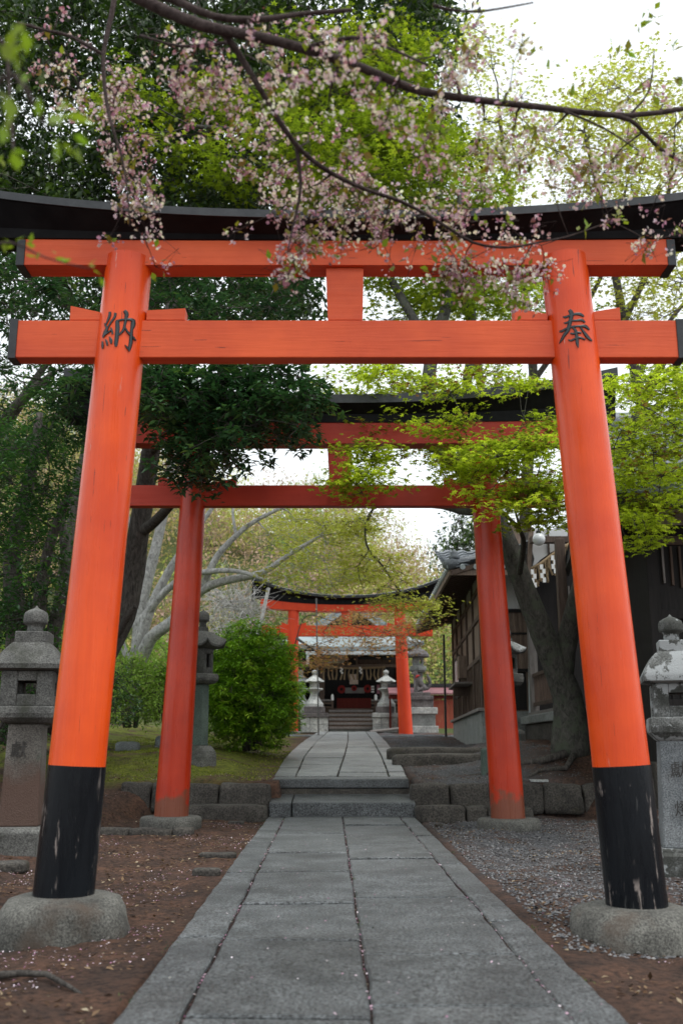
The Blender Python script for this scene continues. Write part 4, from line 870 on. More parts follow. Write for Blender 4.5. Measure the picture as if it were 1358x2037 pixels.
for i, (px, Y, s, lab) in enumerate(((25,8.4,(.16,.1,.05),'flat dark stone on the earth near the left lantern foot'), (436,9.4,(.17,.07,.03),'long flat stone lying by the left edge of the path'), (415,8.2,(.11,.07,.035),'reddish stone half buried left of the path'),
     (870,12.6,(.05,.05,.035),'small dark rock at the path edge near the right kerb'), (470,13.0,(.10,.06,.03),'small flat rock below the left kerb'), (250,18.2,(.2,.15,.10),'pale flat-topped rock on the moss bank by the pale shrub'), (330,18.6,(.24,.14,.16),'whitish pointed rock on the moss bank beside the left red pillar'))):
    p = onground(px, 1600, Y); mb = MB(); rock(mb, (p.x, p.y, p.z+s[2]*.4), s, 90+i, amp=.3); tag(mb.build('rock', dark_st if i < 5 else granite, smooth=True), lab, 'rock')
def root_(pts, r, lab):
    mb = MB(); P = [Vector((x, y, float(ground_z(x, y))+dz)) for x, y, dz in pts]; mb.tube(P, [r*(1-.7*i/(len(P)-1)) for i in range(len(P))], 8, wob=.12); tag(mb.build('tree_root', bark_dark, smooth=True), lab, 'root')
root_([(-1.75,4.75,.0),(-1.6,4.8,.025),(-1.45,4.85,.03),(-1.3,4.75,.03),(-1.15,4.55,.02),(-1.05,4.45,-.01)], .022, 'dark root curling over the earth in front of the left foot stone')
root_([(-2.9,8.2,0),(-2.75,8.0,.05),(-2.68,8.15,.06),(-2.8,8.4,.03)], .03, 'bent root loop beside the left stone lantern base')
root_([(3.3,15.1,.1),(2.9,15.0,.04),(2.5,15.3,.03),(2.2,15.1,.02),(1.9,15.4,0)], .06, 'long surface root running left from the leaning maple')
root_([(3.4,15.0,.12),(3.2,14.7,.05),(2.8,14.6,.03),(2.6,14.4,0)], .05, 'short root running forward from the leaning maple')

# weeds at the path edges and joints
X_ = []; 
for i in range(40):
    Y = rng.uniform(4, 13.5) if i % 2 else rng.uniform(15, 31); L_ = Y < 14
    if L_: x = nf[int(rng.choice([0,1,2,3,4]))](Y); z = .0078*(Y-3.8)-.01
    else: x = upx(int(rng.choice([0,4,0,3])), Y); z = up_z(Y)-.02
    for q in range(16): X_.append((x+rng.normal(0,.025), Y+rng.normal(0,.06), z))
X_ = np.array(X_); n = len(X_); D = np.stack([rng.normal(0,.5,n), rng.normal(0,.5,n), np.ones(n)], 1)
tag(leaf_obj('joint_weeds', X_, D, rng.uniform(.008,.022,n), T_LONG, lf_camph, None, roll=1.5, loc=(0,8,0)), 'tiny green weeds sprouting along the joints and edges of the paving', 'weeds', kind='stuff')
# ------------------------------------------------------------ stone lanterns
def ring4(w, z, cx, cy, rot=0, n=4):
    k = 1/math.cos(math.pi/n) if n <= 8 else 1
    return [Vector((cx+math.cos(rot+2*math.pi*(i+.5)/n)*w*k, cy+math.sin(rot+2*math.pi*(i+.5)/n)*w*k, z)) for i in range(n)]
def lantern(label, x, y, z0, d, mats, n=4, rot=0, group='stone lanterns', upturn=0.0, round_=False):
    """d: levels (metres above the base) and half widths, bottom to top"""
    r = empty('stone_lantern', (x, y, z0), label, 'stone lantern', group); Mx = Matrix.Translation((x, y, z0)) @ Matrix.Rotation(rot, 4, 'Z')
    msh, mst, mrf = mats
    def lt(name, prof, m, nn=None, sm=False, bv=.012, par=r):
        mb = MB(); mb.lathe([(w_, z) for w_, z in prof], nn or n, (0,0,0), 0); mb.v = [tuple(Mx @ Vector(v)) for v in mb.v]
        return mb.build(name, m, par, smooth=sm, bevel=0 if sm else bv)
    b, s_, p, f, rf = d['base'], d['shaft'], d['plat'], d['fire'], d['roof']
    lt('base', [(b[0], -.25), (b[0], b[2]*.62), (b[0]*.93, b[2]*.8), (b[1], b[2])], mst)
    sh = d.get('shaftprof') or [(s_[0], b[2]), (s_[1], s_[2])]
    shaft = lt('shaft', sh, msh, d.get('shaftn'), bool(d.get('shaftn') or 0) and d['shaftn'] > 8)
    lt('platform', [(s_[1]*.98, s_[2]), (p[0]*.78, s_[2]+.015), (p[0]*.97, s_[2]+(p[1]-s_[2])*.35), (p[0], s_[2]+(p[1]-s_[2])*.6), (p[0]*.97, p[1]-.01), (p[0]*.9, p[1])], mst, d.get('pn'), False, .008)
    # fire box: corner posts and top and bottom rails leave real openings
    fw, z1, z2, po = f[0], p[1], f[1], f[2]; mb = MB()
    if n == 4:
        for sx in (-1, 1):
            for sy in (-1, 1): mb.box(*sorted((sx*fw, sx*(fw-po))), *sorted((sy*fw, sy*(fw-po))), z1, z2)
        zb, zt = z1+(z2-z1)*.33, z1+(z2-z1)*.72
        for q in (-1, 1):
            for za, zb_ in ((z1, zb), (zt, z2)):
                mb.box(-fw+po, fw-po, *sorted((q*(fw-.012), q*(fw-.012-po*.55))), za, zb_); mb.box(*sorted((q*(fw-.012), q*(fw-.012-po*.55))), -fw+po, fw-po, za, zb_)
    else:
        R0, R1 = ring4(fw, z1, 0, 0, 0, n), ring4(fw, z2, 0, 0, 0, n); I0, I1 = ring4(fw*.72, z1, 0, 0, 0, n), ring4(fw*.72, z2, 0, 0, 0, n)
        for i in range(n):
            j = (i+1) % n; opn = (i % 2 == 0)
            def pan(t0, t1, h0, h1):
                P = lambda A_, B_, t, h: A_[i].lerp(A_[j], t).lerp(B_[i].lerp(B_[j], t), h)
                mb.hexa([P(R0,R1,t0,h0), P(R0,R1,t1,h0), P(I0,I1,t1,h0), P(I0,I1,t0,h0)], [P(R0,R1,t0,h1), P(R0,R1,t1,h1), P(I0,I1,t1,h1), P(I0,I1,t0,h1)])
            if opn: pan(0,.25,0,1); pan(.75,1,0,1); pan(.25,.75,0,.25); pan(.25,.75,.78,1)
            else: pan(0,1,0,1)
    mb.v = [tuple(Mx @ Vector(v)) for v in mb.v]; mb.build('fire_box', mst, r, bevel=.008)
    # roof
    rw, re, rh, rt_ = rf; mb = MB(); prof = [(rw*.62, z2), (rw*.985, z2+.02), (rw, z2+re)] + [(rt_+(rw-rt_)*(1-t)**d.get('curve', .75), z2+re+(rh-re)*t) for t in (.15,.3,.45,.6,.75,.9,1)]
    nn = 32 if round_ else n; K_ = 1/math.cos(math.pi/nn) if nn <= 8 else 1; seg = 8 if not round_ else 1; rings = []
    for k, (w_, z) in enumerate(prof):
        c4 = [Vector((math.cos(2*math.pi*(i+.5)/nn)*w_*K_, math.sin(2*math.pi*(i+.5)/nn)*w_*K_, z)) for i in range(nn)]; rg = []
        for i in range(nn):
            for q in range(seg):
                t = q/seg; pnt = c4[i].lerp(c4[(i+1)%nn], t); e = abs(2*t-1)**3
                pnt.z += upturn*e*max(0, (w_/rw-.45)/.55)**2; rg.append(pnt)
        rings.append(rg)
    m_ = nn*seg; vs = [q for rg in rings for q in rg]; fs = [(i*m_+k, i*m_+(k+1)%m_, (i+1)*m_+(k+1)%m_, (i+1)*m_+k) for i in range(len(rings)-1) for k in range(m_)]
    fs += [tuple(range(m_-1, -1, -1)), tuple((len(rings)-1)*m_+k for k in range(m_))]
    mb.add([Mx @ v for v in vs], fs); rfo = mb.build('roof', mrf, r, smooth='auto')
    zt = z2+rh; j = d['jewel']        # pedestal half width, pedestal height, neck, jewel radius, total height of the jewel
    fi = lt('finial', [(j[2]*.9, zt+j[1]-.01), (j[2]*.84, zt+j[1]+.035), (j[2]*.8, zt+j[1]+j[4]*.22), (j[2]*.95, zt+j[1]+j[4]*.3), (j[3]*.97, zt+j[1]+j[4]*.33), (j[3], zt+j[1]+j[4]*.42), (j[3]*1.0, zt+j[1]+j[4]*.62), (j[3]*.90, zt+j[1]+j[4]*.74), (j[3]*.58, zt+j[1]+j[4]*.83), (j[3]*.2, zt+j[1]+j[4]*.90), (j[3]*.08, zt+j[1]+j[4]*.97), (j[3]*.02, zt+j[1]+j[4])], mrf if d.get('fl') else mst, 28, True)
    lt('pedestal', [(j[0], zt-.02), (j[0], zt+j[1])], mrf if d.get('fl') else mst, par=fi, bv=.01)
    return r, shaft
def inscribe(root, par, ch, x, y, z, size, mat, rotz=0):
    try:
        cu = bpy.data.curves.new('txt', 'FONT'); cu.body = ch; cu.size = size; cu.extrude = .0025; cu.align_x = 'CENTER'; cu.align_y = 'CENTER'
        to = bpy.data.objects.new('txt', cu); sc.collection.objects.link(to); bpy.context.view_layer.update()
        me = bpy.data.meshes.new_from_object(to.evaluated_get(bpy.context.evaluated_depsgraph_get())); bpy.data.objects.remove(to)
        if len(me.vertices) == 0: return
        M = Matrix.Translation((x, y, z)) @ Matrix.Rotation(rotz, 4, 'Z') @ Matrix.Rotation(math.pi/2, 4, 'X'); me.transform(M)
        o = Vector(); p = par
        while p is not None: o += p.location; p = p.parent
        me.transform(Matrix.Translation(-o)); me.materials.clear(); me.materials.append(mat)
        ob = bpy.data.objects.new('carved_inscription', me); sc.collection.objects.link(ob); ob.parent = par
    except Exception as e: print('text', e)
k = scl(1400, 9.5); zb = zat(1668, 9.5); hz = lambda py: zat(py, 9.5)-zb
c0 = at(53, 1500, 9.5)
LD = dict(base=(.29,.25,hz(1642)), shaft=(.172,.152,hz(1441)), plat=(.262,hz(1406)), fire=(.232,hz(1338),.145), roof=(.315,.062,hz(1281)-hz(1338),.16), jewel=(.155,.105,.088,.113,hz(1205)-hz(1281)-.105), curve=.85)
lan1, sh1 = lantern('big weathered stone lantern with red-soiled shaft, left of the nearest gate', c0.x, 9.5, zb, LD, (lantern_sh, lantern_st, lantern_st), rot=R(7))
cut = m_plain('cut_letter_shadow', (.055,.052,.048,1), None, .9)
inscribe(lan1, sh1, '獻', at(36,1493,9.3).x, 9.5-.168, zat(1493,9.3), .15, cut, R(7))
zb = zat(1722, 8.3); hz = lambda py: zat(py, 8.3)-zb; c1 = at(1352, 1500, 8.3)
LR = dict(base=(.26,.235,hz(1684)), shaft=(.195,.165,hz(1474)), plat=(.235,hz(1427)), fire=(.19,hz(1362),.115), roof=(.262,.06,hz(1298)-hz(1362),.13), jewel=(.115,.095,.075,.098,hz(1222)-hz(1298)-.095), curve=.7, fl=1)
lan2, sh2 = lantern('lichen-spotted stone lantern with black lettering, right of the nearest gate', c1.x, 8.3, zb, LR, (granite, lichen_st, lichen_st), rot=R(-12))
inscribe(lan2, sh2, '獻', at(1349,1533,8.1).x, 8.3-.20, zat(1533,8.1), .13, cut, R(-12))
inscribe(lan2, sh2, '燈', at(1357,1611,8.1).x, 8.3-.205, zat(1611,8.1), .13, cut, R(-12))
zb = zat(1541, 16); hz = lambda py: zat(py, 16)-zb; c2 = at(399, 1400, 16)
L3 = dict(base=(.25,.17,hz(1483)), shaft=(.125,.115,hz(1362)), plat=(.25,hz(1341)), fire=(.165,hz(1291),.05), roof=(.345,.05,hz(1258)-hz(1291)+.02,.07), jewel=(.085,.06,.07,.10,.30), curve=.6)
lantern('dark hexagonal stone lantern with upturned roof between the left red pillar and the round shrub', c2.x, 16, zb, L3, (green_st, lantern_st, lantern_st), n=6, rot=R(20), upturn=.10)
zb = zat(1475, 18.8); hz = lambda py: zat(py, 18.8)-zb; c3 = at(1012, 1400, 18.8)
L4 = dict(base=(.25,.17,.22), shaft=(.10,.10,hz(1366)), plat=(.26,hz(1341)), fire=(.16,hz(1301),.05), roof=(.32,.05,hz(1276)-hz(1301),.08), jewel=(.09,.05,.06,.08,.2), curve=.7)
lantern('mossy stone lantern almost hidden behind the right dark red pillar', c3.x, 18.8, zb, L4, (dark_st, lantern_st, lichen_st), n=6, rot=R(5), upturn=.06)
# ------------------------------------------------------------ the far shrine hall
wood_dk = m_wood('dark_shrine_wood', (.05,.034,.026,1), (.13,.09,.07,1)); wood_br = m_wood('brown_board_wood', (.12,.085,.066,1), (.27,.20,.155,1), (24,24,1.6))
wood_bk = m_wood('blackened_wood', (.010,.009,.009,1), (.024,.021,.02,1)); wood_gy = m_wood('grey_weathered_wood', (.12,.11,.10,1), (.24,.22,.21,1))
red_wd = m_wood('dark_red_wood', (.10,.014,.010,1), (.2,.03,.02,1)); fence_rd = m_wood('faded_red_fence', (.34,.07,.045,1), (.5,.12,.08,1))
plaster = m_plain('white_plaster', (.70,.71,.71,1), (.58,.59,.59,1), .9, 3); plaster_g = m_plain('greyish_plaster', (.42,.41,.38,1), (.3,.3,.28,1), .9, 3)
copper = m_plain('pale_roof_sheet', (.30,.35,.36,1), (.20,.25,.26,1), .5, 2.5); gut = m_plain('pale_gutter', (.52,.58,.60,1), (.45,.5,.52,1), .45, 4)
paper = m_plain('white_paper', (.82,.82,.80,1), (.75,.75,.74,1), .8); straw = m_plain('straw_rope', (.33,.24,.14,1), (.2,.14,.08,1), .9, 30, bmp=.6)
redcl = m_plain('red_cloth', (.40,.03,.025,1), (.25,.02,.02,1), .8); cream = m_plain('cream_cloth', (.62,.52,.45,1), (.5,.4,.34,1), .8)
pinkr = m_plain('pink_sheet_roof', (.28,.13,.14,1), (.2,.09,.10,1), .6, 4); concrete = m_stone('grey_concrete', C(134,138,136), C(108,112,110), .25, fs=40, bs_=.3)
tile_m = m_stone('grey_roof_tile', C(126,132,138), C(78,84,90), .3, fs=50, bs_=.3, rough=.5)
def bxp(mb, px0, px1, py0, py1, Y, dep, pxY=None):     # a box whose front face covers these pixels, at distance Y
    a, b = at(px0, py0, Y), at(px1, py1, Y); mb.box(a.x, b.x, Y, Y+dep, b.z, a.z); return mb
YS = 40.0
gz = zat(1455, 39)
sh = empty('shrine_hall', (at(697,1455,YS).x, YS, gz), 'dark timber shrine hall with pale green roof seen through the far torii gate', 'shrine')
mb = MB(); bxp(mb, 588, 800, 1409, 1460, YS+.2, 5.2); mb.build('floor_platform', wood_dk, sh)
for i in range(5):
    mb = MB(); a, b = at(654,1453-i*8.4,YS-1.5+i*.34), at(741,1453-i*8.4,YS-1.5+i*.34); y = YS-1.5+i*.34
    z1 = zat(1453-(i+1)*8.4+1, y); mb.box(a.x, b.x, y, YS+.3, z1-.09, z1); mb.build('stair_tread', wood_gy, sh, bevel=.01)
    mb = MB(); mb.box(a.x+.02, b.x-.02, y+.05, YS+.25, gz-.3 if i == 0 else z1-.32, z1-.09); mb.build('stair_riser', concrete if i == 0 else wood_br, sh)
for px0, px1 in ((636,645),(755,763),(592,598),(796,803)):
    mb = MB(); bxp(mb, px0, px1, 1306, 1412, YS+.5, .3); mb.build('post', wood_dk, sh, bevel=.01)
for a, b, c_, d, m_ in ((590,806,1312,1320,wood_dk),(590,806,1321,1327,wood_br)):
    mb = MB(); bxp(mb, a, b, c_, d, YS+.42, .3); mb.build('cross_beam', m_, sh)
mb = MB(); P = [(640,1320),(644,1308),(654,1304),(672,1303),(684,1305),(688,1310),(683,1319)]; mb.prism([(at(x,y,YS+.4).x, at(x,y,YS+.4).z) for x, y in P], YS+.38, YS+.41); mb.build('arched_panel', plaster_g, sh)
mb = MB(); bxp(mb, 690, 711, 1305, 1326, YS+.25, .1); pl = mb.build('name_board', wood_br, sh, bevel=.01)
mb = MB(); bxp(mb, 693, 708, 1308, 1323, YS+.235, .012); mb.build('board_field', wood_bk, pl)
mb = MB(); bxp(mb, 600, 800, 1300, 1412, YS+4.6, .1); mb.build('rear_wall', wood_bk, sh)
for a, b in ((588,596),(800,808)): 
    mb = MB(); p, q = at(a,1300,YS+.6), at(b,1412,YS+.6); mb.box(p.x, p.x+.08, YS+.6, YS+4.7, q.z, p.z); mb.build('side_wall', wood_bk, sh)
mb = MB(); bxp(mb, 686, 725, 1368, 1379, YS+3.2, .06); mb.build('inner_screen', plaster_g, sh)
for i in range(14):
    pass
mb = MB(); bxp(mb, 670, 738, 1389, 1409, YS+1.2, .6)
for i in range(16): bxp(mb, 670+i*4.3, 671.6+i*4.3, 1389, 1409, YS+1.17, .04)
mb.build('offertory_box', red_wd, sh)
for a, b, c_, s_ in ((679,1371,.16,1),(704,1369,.11,1),(731,1370,.16,1)):
    p = at(a, b, YS+1.5); mb = MB(); mb.tube([p, p+Vector((0,.12,0))], [c_, c_], 20); o = mb.build('red_rosette', redcl, sh, smooth='auto')
    mb = MB(); mb.tube([p-Vector((0,.02,0)), p+Vector((0,.01,0))], [c_*.4, c_*.4], 16); mb.build('rosette_centre', wood_bk, o)
for px0, px1 in ((595,660),(738,800)):
    for py in (1393, 1399, 1407):
        mb = MB(); p, q = at(px0,py,YS+.15), at(px1,py,YS+.15); mb.box(p.x, q.x, YS+.12, YS+.20, p.z-.035, p.z+.035); mb.build('hand_rail', wood_gy if py == 1393 else wood_dk, sh)
for px in (661, 747):
    mb = MB(); bxp(mb, px-2, px+2, 1393, 1412, YS+.1, .12); mb.build('newel_post', wood_dk, sh)
    p = at(px, 1393, YS+.16); mb = MB(); mb.lathe([(.055,0),(.055,.18),(.03,.22),(.01,.24)], 16, p); mb.build('newel_cap', paper, sh, smooth='auto')
# sacred rope with straw tassels and paper streamers
mb = MB(); mb.tube([at(x, 1327+2*math.sin((x-640)/125*math.pi), YS+.1) for x in range(640, 768, 6)], .045, 8); rp = mb.build('sacred_rope', straw, sh, smooth=True)
for i in range(15):
    px = 645+i*8.3; p = at(px, 1330, YS+.1); mb = MB(); mb.tube([p, p+Vector((random.uniform(-.04,.04),0,-.25)), p+Vector((random.uniform(-.06,.06),0,-.44))], [.02,.03,.035], 6); mb.build('straw_tassel', straw, rp)
def shide(par, p, w_, h, m_=paper):
    mb = MB(); x = 0
    for i in range(4):
        x = w_*.35*(1 if i % 2 else -1); mb.box(p.x+x-w_/2, p.x+x+w_/2, p.y-.01-i*.003, p.y-.005-i*.003, p.z-(i+1)*h/4, p.z-i*h/4+.01)
    mb.build('paper_streamer', m_, par)
for px in (679, 717): shide(rp, at(px, 1327, YS+.02), .07, .26)
mb = MB(); bxp(mb, 695, 712, 1341, 1361, YS+.7, .02); mb.build('cloth_banner', cream, sh)
for py in (1366, 1371, 1376): mb = MB(); bxp(mb, 738, 744, py-1.6, py+1.6, YS+.8, .03); mb.build('paper_slip', paper, sh)
mb = MB(); bxp(mb, 749, 755, 1362, 1380, YS+.7, .02); mb.build('pink_notice', m_plain('pink_notice', (.42,.18,.24,1)), sh)
# roof: lower sloping sheet with pale gutters, a gabled upper roof
e0, e1 = at(558,1285,YS-1.4), at(843,1277,YS-1.4); zE = at(697,1286,YS-1.4).z; zT = at(697,1264,YS+1.4).z
mb = MB(); tw = .16
xs0 = [e0.x+(e1.x-e0.x)*i/16 for i in range(17)]; up_ = lambda i: .22*abs((i-8)/8)**3; rowsY = [(YS-1.4, zE, 0), (YS-.2, zE+(zT-zE)*.33, .25), (YS+1.4, zT, .6), (YS+2.6, zT+.35, 1.0)]
vs = []; 
for (yy, zz, t) in rowsY:
    for i in range(17):
        x = xs0[i]; cx_ = (e0.x+e1.x)/2; vs.append(Vector((cx_+(x-cx_)*(1-.42*t), yy, zz+up_(i)*(1-t))))
for (yy, zz, t) in rowsY:
    for i in range(17):
        x = xs0[i]; cx_ = (e0.x+e1.x)/2; vs.append(Vector((cx_+(x-cx_)*(1-.42*t), yy+.02, zz+up_(i)*(1-t)-tw)))
fs = []; o2 = 17*4
for r_ in range(3):
    for i in range(16): a = r_*17+i; fs += [(a, a+1, a+18, a+17), (o2+a, o2+a+17, o2+a+18, o2+a+1)]
for i in range(16): fs += [(i, o2+i, o2+i+1, i+1), (51+i, 52+i, o2+52+i, o2+51+i)]
for r_ in range(3): a = r_*17; fs += [(a, a+17, o2+a+17, o2+a), (a+16, o2+a+16, o2+a+33, a+33)]
mb.add(vs, fs); rf = mb.build('roof', copper, sh)
mb = MB(); p, q = at(608,1300,YS-1.5), at(812,1300,YS-1.5); mb.box(p.x, q.x, YS-1.62, YS-1.45, p.z-.06, p.z+.07); mb.build('front_gutter', gut, rf, bevel=.02)
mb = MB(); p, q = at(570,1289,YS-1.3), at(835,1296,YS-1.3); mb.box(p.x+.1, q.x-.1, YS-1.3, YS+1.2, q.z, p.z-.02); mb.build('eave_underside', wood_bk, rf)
for px, s_ in ((612,1),):
    mb = MB(); p = at(px,1300,YS-1.55); mb.tube([p, p+Vector((0,0,-.45))], [.06,.05], 10); mb.build('downspout', gut, rf)
ap, l_, r_ = at(699,1205,YS+2.4), at(628,1252,YS+2.4), at(768,1252,YS+2.4)
mb = MB(); mb.prism([(l_.x, l_.z), (r_.x, r_.z), (ap.x, ap.z)], YS+2.6, YS+2.9); mb.build('gable_wall', wood_bk, rf)
for e in (l_, r_):
    mb = MB(); mb.bar(ap+Vector((0,-.1,.05)), e+Vector((0,-.1,.0)), .25, .22, (0,1,0)); mb.build('barge_board', gut, rf)
    s_ = 1 if e.x > ap.x else -1; mb = MB()
    mb.hexa([ap+Vector((0,-.35,.1)), e+Vector((s_*.5,-.35,-.25)), e+Vector((s_*.5,2.6,-.25)), ap+Vector((0,2.6,.1))][::(1 if s_ > 0 else -1)], [q+Vector((0,0,.14)) for q in [ap+Vector((0,-.35,.1)), e+Vector((s_*.5,-.35,-.25)), e+Vector((s_*.5,2.6,-.25)), ap+Vector((0,2.6,.1))]][::(1 if s_ > 0 else -1)])
    mb.build('gable_roof_slope', copper, rf)
mb = MB(); mb.bar(ap+Vector((0,-.5,.28)), ap+Vector((0,2.6,.28)), .3, .3); mb.build('ridge_cap', copper, rf)
# plinths and pale lanterns either side of the steps
def plinth(x0, x1, py0, py1, Y, label, top=True):
    r = empty('stone_plinth', (at((x0+x1)/2, py1, Y).x, Y, at(0,py1,Y).z), label, 'plinth', 'stone plinths by the shrine steps'); dep = at(x1,py1,Y).x-at(x0,py1,Y).x
    cols = 3; 
    for j in range(2):
        for i in range(cols):
            a = x0+(x1-x0)*(i+(.0 if j else .0))/cols; b = x0+(x1-x0)*(i+1)/cols; y0_ = py0+(py1-py0)*(.24+.38*j); y1_ = py0+(py1-py0)*(.24+.38*(j+1))
            mb = MB(); bxp(mb, a+.3, b-.3, y0_+.3, y1_+(2 if j else 0), Y, dep); mb.build('stone_block', far_st, r, bevel=.012)
    mb = MB(); bxp(mb, x0-1, x1+1, py0, py0+(py1-py0)*.24, Y-.04, dep+.08); mb.build('top_slab', far_dark if x0 < 700 else far_st, r, bevel=.015)
    mb = MB(); w_ = (x1-x0)*.17; bxp(mb, x0+w_*.7, x1-w_*.7, py0-13, py0, Y+.1, dep-.2); mb.build('rough_block', far_dark, r, bevel=.03)
    return r
plinth(598, 652, 1418, 1455, 37.6, 'pale stone block plinth left of the shrine steps'); plinth(742, 790, 1418, 1455, 37.6, 'pale stone block plinth right of the shrine steps')
def palelan(px, label, Y=38.1):
    zb = zat(1405, Y); hz = lambda py: zat(py, Y)-zb; c = at(px, 1405, Y)
    D = dict(base=(.30,.26,hz(1397)), shaft=(.2,.2,hz(1374)), plat=(.28,hz(1369)), fire=(.16,hz(1358),.05), roof=(.33,.03,hz(1345)-hz(1358),.07), jewel=(.09,.03,.08,.10,.22), curve=.8,
        shaftprof=[(.26,hz(1397)),(.20,hz(1392)),(.15,hz(1386)),(.13,hz(1381)),(.15,hz(1377)),(.2,hz(1374))], shaftn=None)
    return lantern(label, c.x, Y, zb, D, (far_st, far_st, far_st), n=6, rot=R(30), upturn=.03, group='pale stone lanterns on plinths')
palelan(625, 'pale stone lantern on the plinth left of the shrine steps'); palelan(768, 'pale stone lantern on the plinth right of the shrine steps')
palelan(598, 'pale stone lantern half hidden behind the round shrub, leftmost at the shrine', 39.5)
Y = 36.5; zb = zat(1385, Y); hz = lambda py: zat(py, Y)-zb; c = at(834, 1385, Y)
lantern('tall grey stone lantern with mushroom roof behind the fox statue', c.x, Y+.5, zb-1.2, dict(base=(.4,.35,.3), shaft=(.17,.17,1.2+hz(1336)), plat=(.30,1.2+hz(1323)), fire=(.20,1.2+hz(1306),.06), roof=(.43,.10,hz(1288)-hz(1306),.12), jewel=(.12,.05,.1,.12,.22), curve=.5, shaftn=24),
   (far_dark, concrete, far_dark), n=6, group='stone lanterns', round_=True)
# fox statue on its stepped pedestal
Y = 35.6
pr = empty('statue_pedestal', (at(835,1455,Y).x, Y, zat(1458,Y)), 'stepped stone pedestal under the fox statue right of the far gate', 'pedestal')
for x0, x1, y0_, y1_, ins, m_ in ((812,872,1444,1458,0,far_st),(816,866,1420,1444,.06,concrete),(812,870,1407,1420,0,far_st),(818,862,1392,1407,.1,far_dark),(814,862,1384,1392,.06,far_dark),(820,856,1377,1384,.12,far_dark)):
    mb = MB(); bxp(mb, x0, x1, y0_, y1_+.3, Y+ins, .9-2*ins); mb.build('stone_tier', m_, pr, bevel=.02)
def fox():
    o = at(836, 1377, Y+.45); r = empty('fox_statue', o, 'seated dark stone fox with a red bib on the stepped pedestal', 'statue')
    S = .78/ (zat(1333,Y)-zat(1377,Y)) ; k = (zat(1333,Y)-zat(1377,Y))/.80
    me = bpy.data.meshes.new('body')
    # nodes: x forward is towards -X (the fox looks left)
    V = [(.16,0,.14,.13),(.06,0,.22,.14),(-.02,0,.36,.12),(-.09,0,.50,.10),(-.13,0,.62,.072),(-.17,0,.70,.075),(-.27,0,.685,.045),(-.34,0,.67,.022),
         (-.16,.045,.79,.022),(-.15,.055,.84,.006),(-.16,-.045,.79,.022),(-.15,-.055,.84,.006),
         (-.12,.07,.36,.045),(-.14,.075,.18,.032),(-.145,.075,.04,.03),(-.20,.075,.02,.028),(-.12,-.07,.36,.045),(-.14,-.075,.18,.032),(-.145,-.075,.04,.03),(-.20,-.075,.02,.028),
         (.10,.11,.14,.09),(-.02,.12,.08,.05),(-.09,.12,.03,.03),(.10,-.11,.14,.09),(-.02,-.12,.08,.05),(-.09,-.12,.03,.03),
         (.28,0,.12,.05),(.36,0,.28,.065),(.34,0,.46,.07),(.27,0,.60,.045),(.25,0,.68,.012)]
    E = [(0,1),(1,2),(2,3),(3,4),(4,5),(5,6),(6,7),(5,8),(8,9),(5,10),(10,11),(3,12),(12,13),(13,14),(14,15),(3,16),(16,17),(17,18),(18,19),(0,20),(20,21),(21,22),(0,23),(23,24),(24,25),(0,26),(26,27),(27,28),(28,29),(29,30)]
    me.from_pydata([(x*k, y*k, z*k) for x, y, z, _ in V], E, []); ob = bpy.data.objects.new('body', me); sc.collection.objects.link(ob); ob.parent = r
    sk = ob.modifiers.new('skin', 'SKIN')
    for i, v in enumerate(me.skin_vertices[0].data): v.radius = (V[i][3]*k, V[i][3]*k); v.use_root = (i == 0)
    su = ob.modifiers.new('sub', 'SUBSURF'); su.levels = 2; su.render_levels = 2; me.materials.append(far_dark)
    mb = MB(); cx_, cz = -.125*k, .56*k
    pts = [(-.02,.125,.60),(-.10,.115,.56),(-.17,.08,.50),(-.20,.0,.44),(-.17,-.08,.50),(-.10,-.115,.56),(-.02,-.125,.60)]; vs = []
    for (x, y, z) in pts: vs += [o+Vector((x*k, y*k, z*k)), o+Vector((x*k*.95-.02, y*k*.75, .63*k))]
    mb.add(vs, [(2*i, 2*i+1, 2*i+3, 2*i+2) for i in range(6)]); ob2 = mb.build('red_bib', redcl, r, smooth=True); so = ob2.modifiers.new('solid', 'SOLIDIFY'); so.thickness = .02
fox()
# low roofed wall and red fence right of the shrine
r = empty('roofed_fence', (at(880,1455,37.5).x, 37.5, zat(1455,37.5)), 'red slatted fence with a dusty pink roof strip right of the far gate', 'fence')
mb = MB(); a, b = at(772,1372,37.4), at(912,1372,37.4); z0_, z1_ = zat(1379,37.2), zat(1366,37.6)
mb.add([(a.x,37.0,z0_),(b.x+1.5,37.0,z0_),(b.x+1.5,37.8,z1_),(a.x,37.8,z1_),(a.x,37.0,z0_-.06),(b.x+1.5,37.0,z0_-.06),(b.x+1.5,37.8,z1_-.06),(a.x,37.8,z1_-.06)], [(0,1,2,3),(7,6,5,4),(0,4,5,1),(1,5,6,2),(2,6,7,3),(3,7,4,0)]); mb.build('roof_strip', pinkr, r)
mb = MB(); mb.box(a.x, b.x+1.5, 37.7, 37.95, z1_, z1_+.12); mb.build('ridge_cap', blackm, r)
mb = MB(); mb.box(a.x, b.x+1.5, 37.2, 37.3, z0_-.2, z0_-.07); mb.build('top_rail', red_wd, r)
for i in range(16):
    px = 853+i*4.2; mb = MB(); a_ = at(px,1390,37.3); b_ = at(px+3.1,1449,37.3); dz = random.uniform(-.05,.05); mb.box(a_.x, a_.x+.070, 37.3+random.uniform(0,.02), 37.34, b_.z, a_.z+dz); mb.build('slat', fence_rd, r)
for py in (1398, 1440): mb = MB(); mb.box(at(850,py,37.4).x, at(925,py,37.4).x, 37.36, 37.42, zat(py,37.4)-.05, zat(py,37.4)+.05); mb.build('rail', fence_rd, r)
for px in (776, 812, 852, 915): mb = MB(); bxp(mb, px-2, px+2, 1380, 1452, 37.45, .12); mb.build('fence_post', red_wd, r)
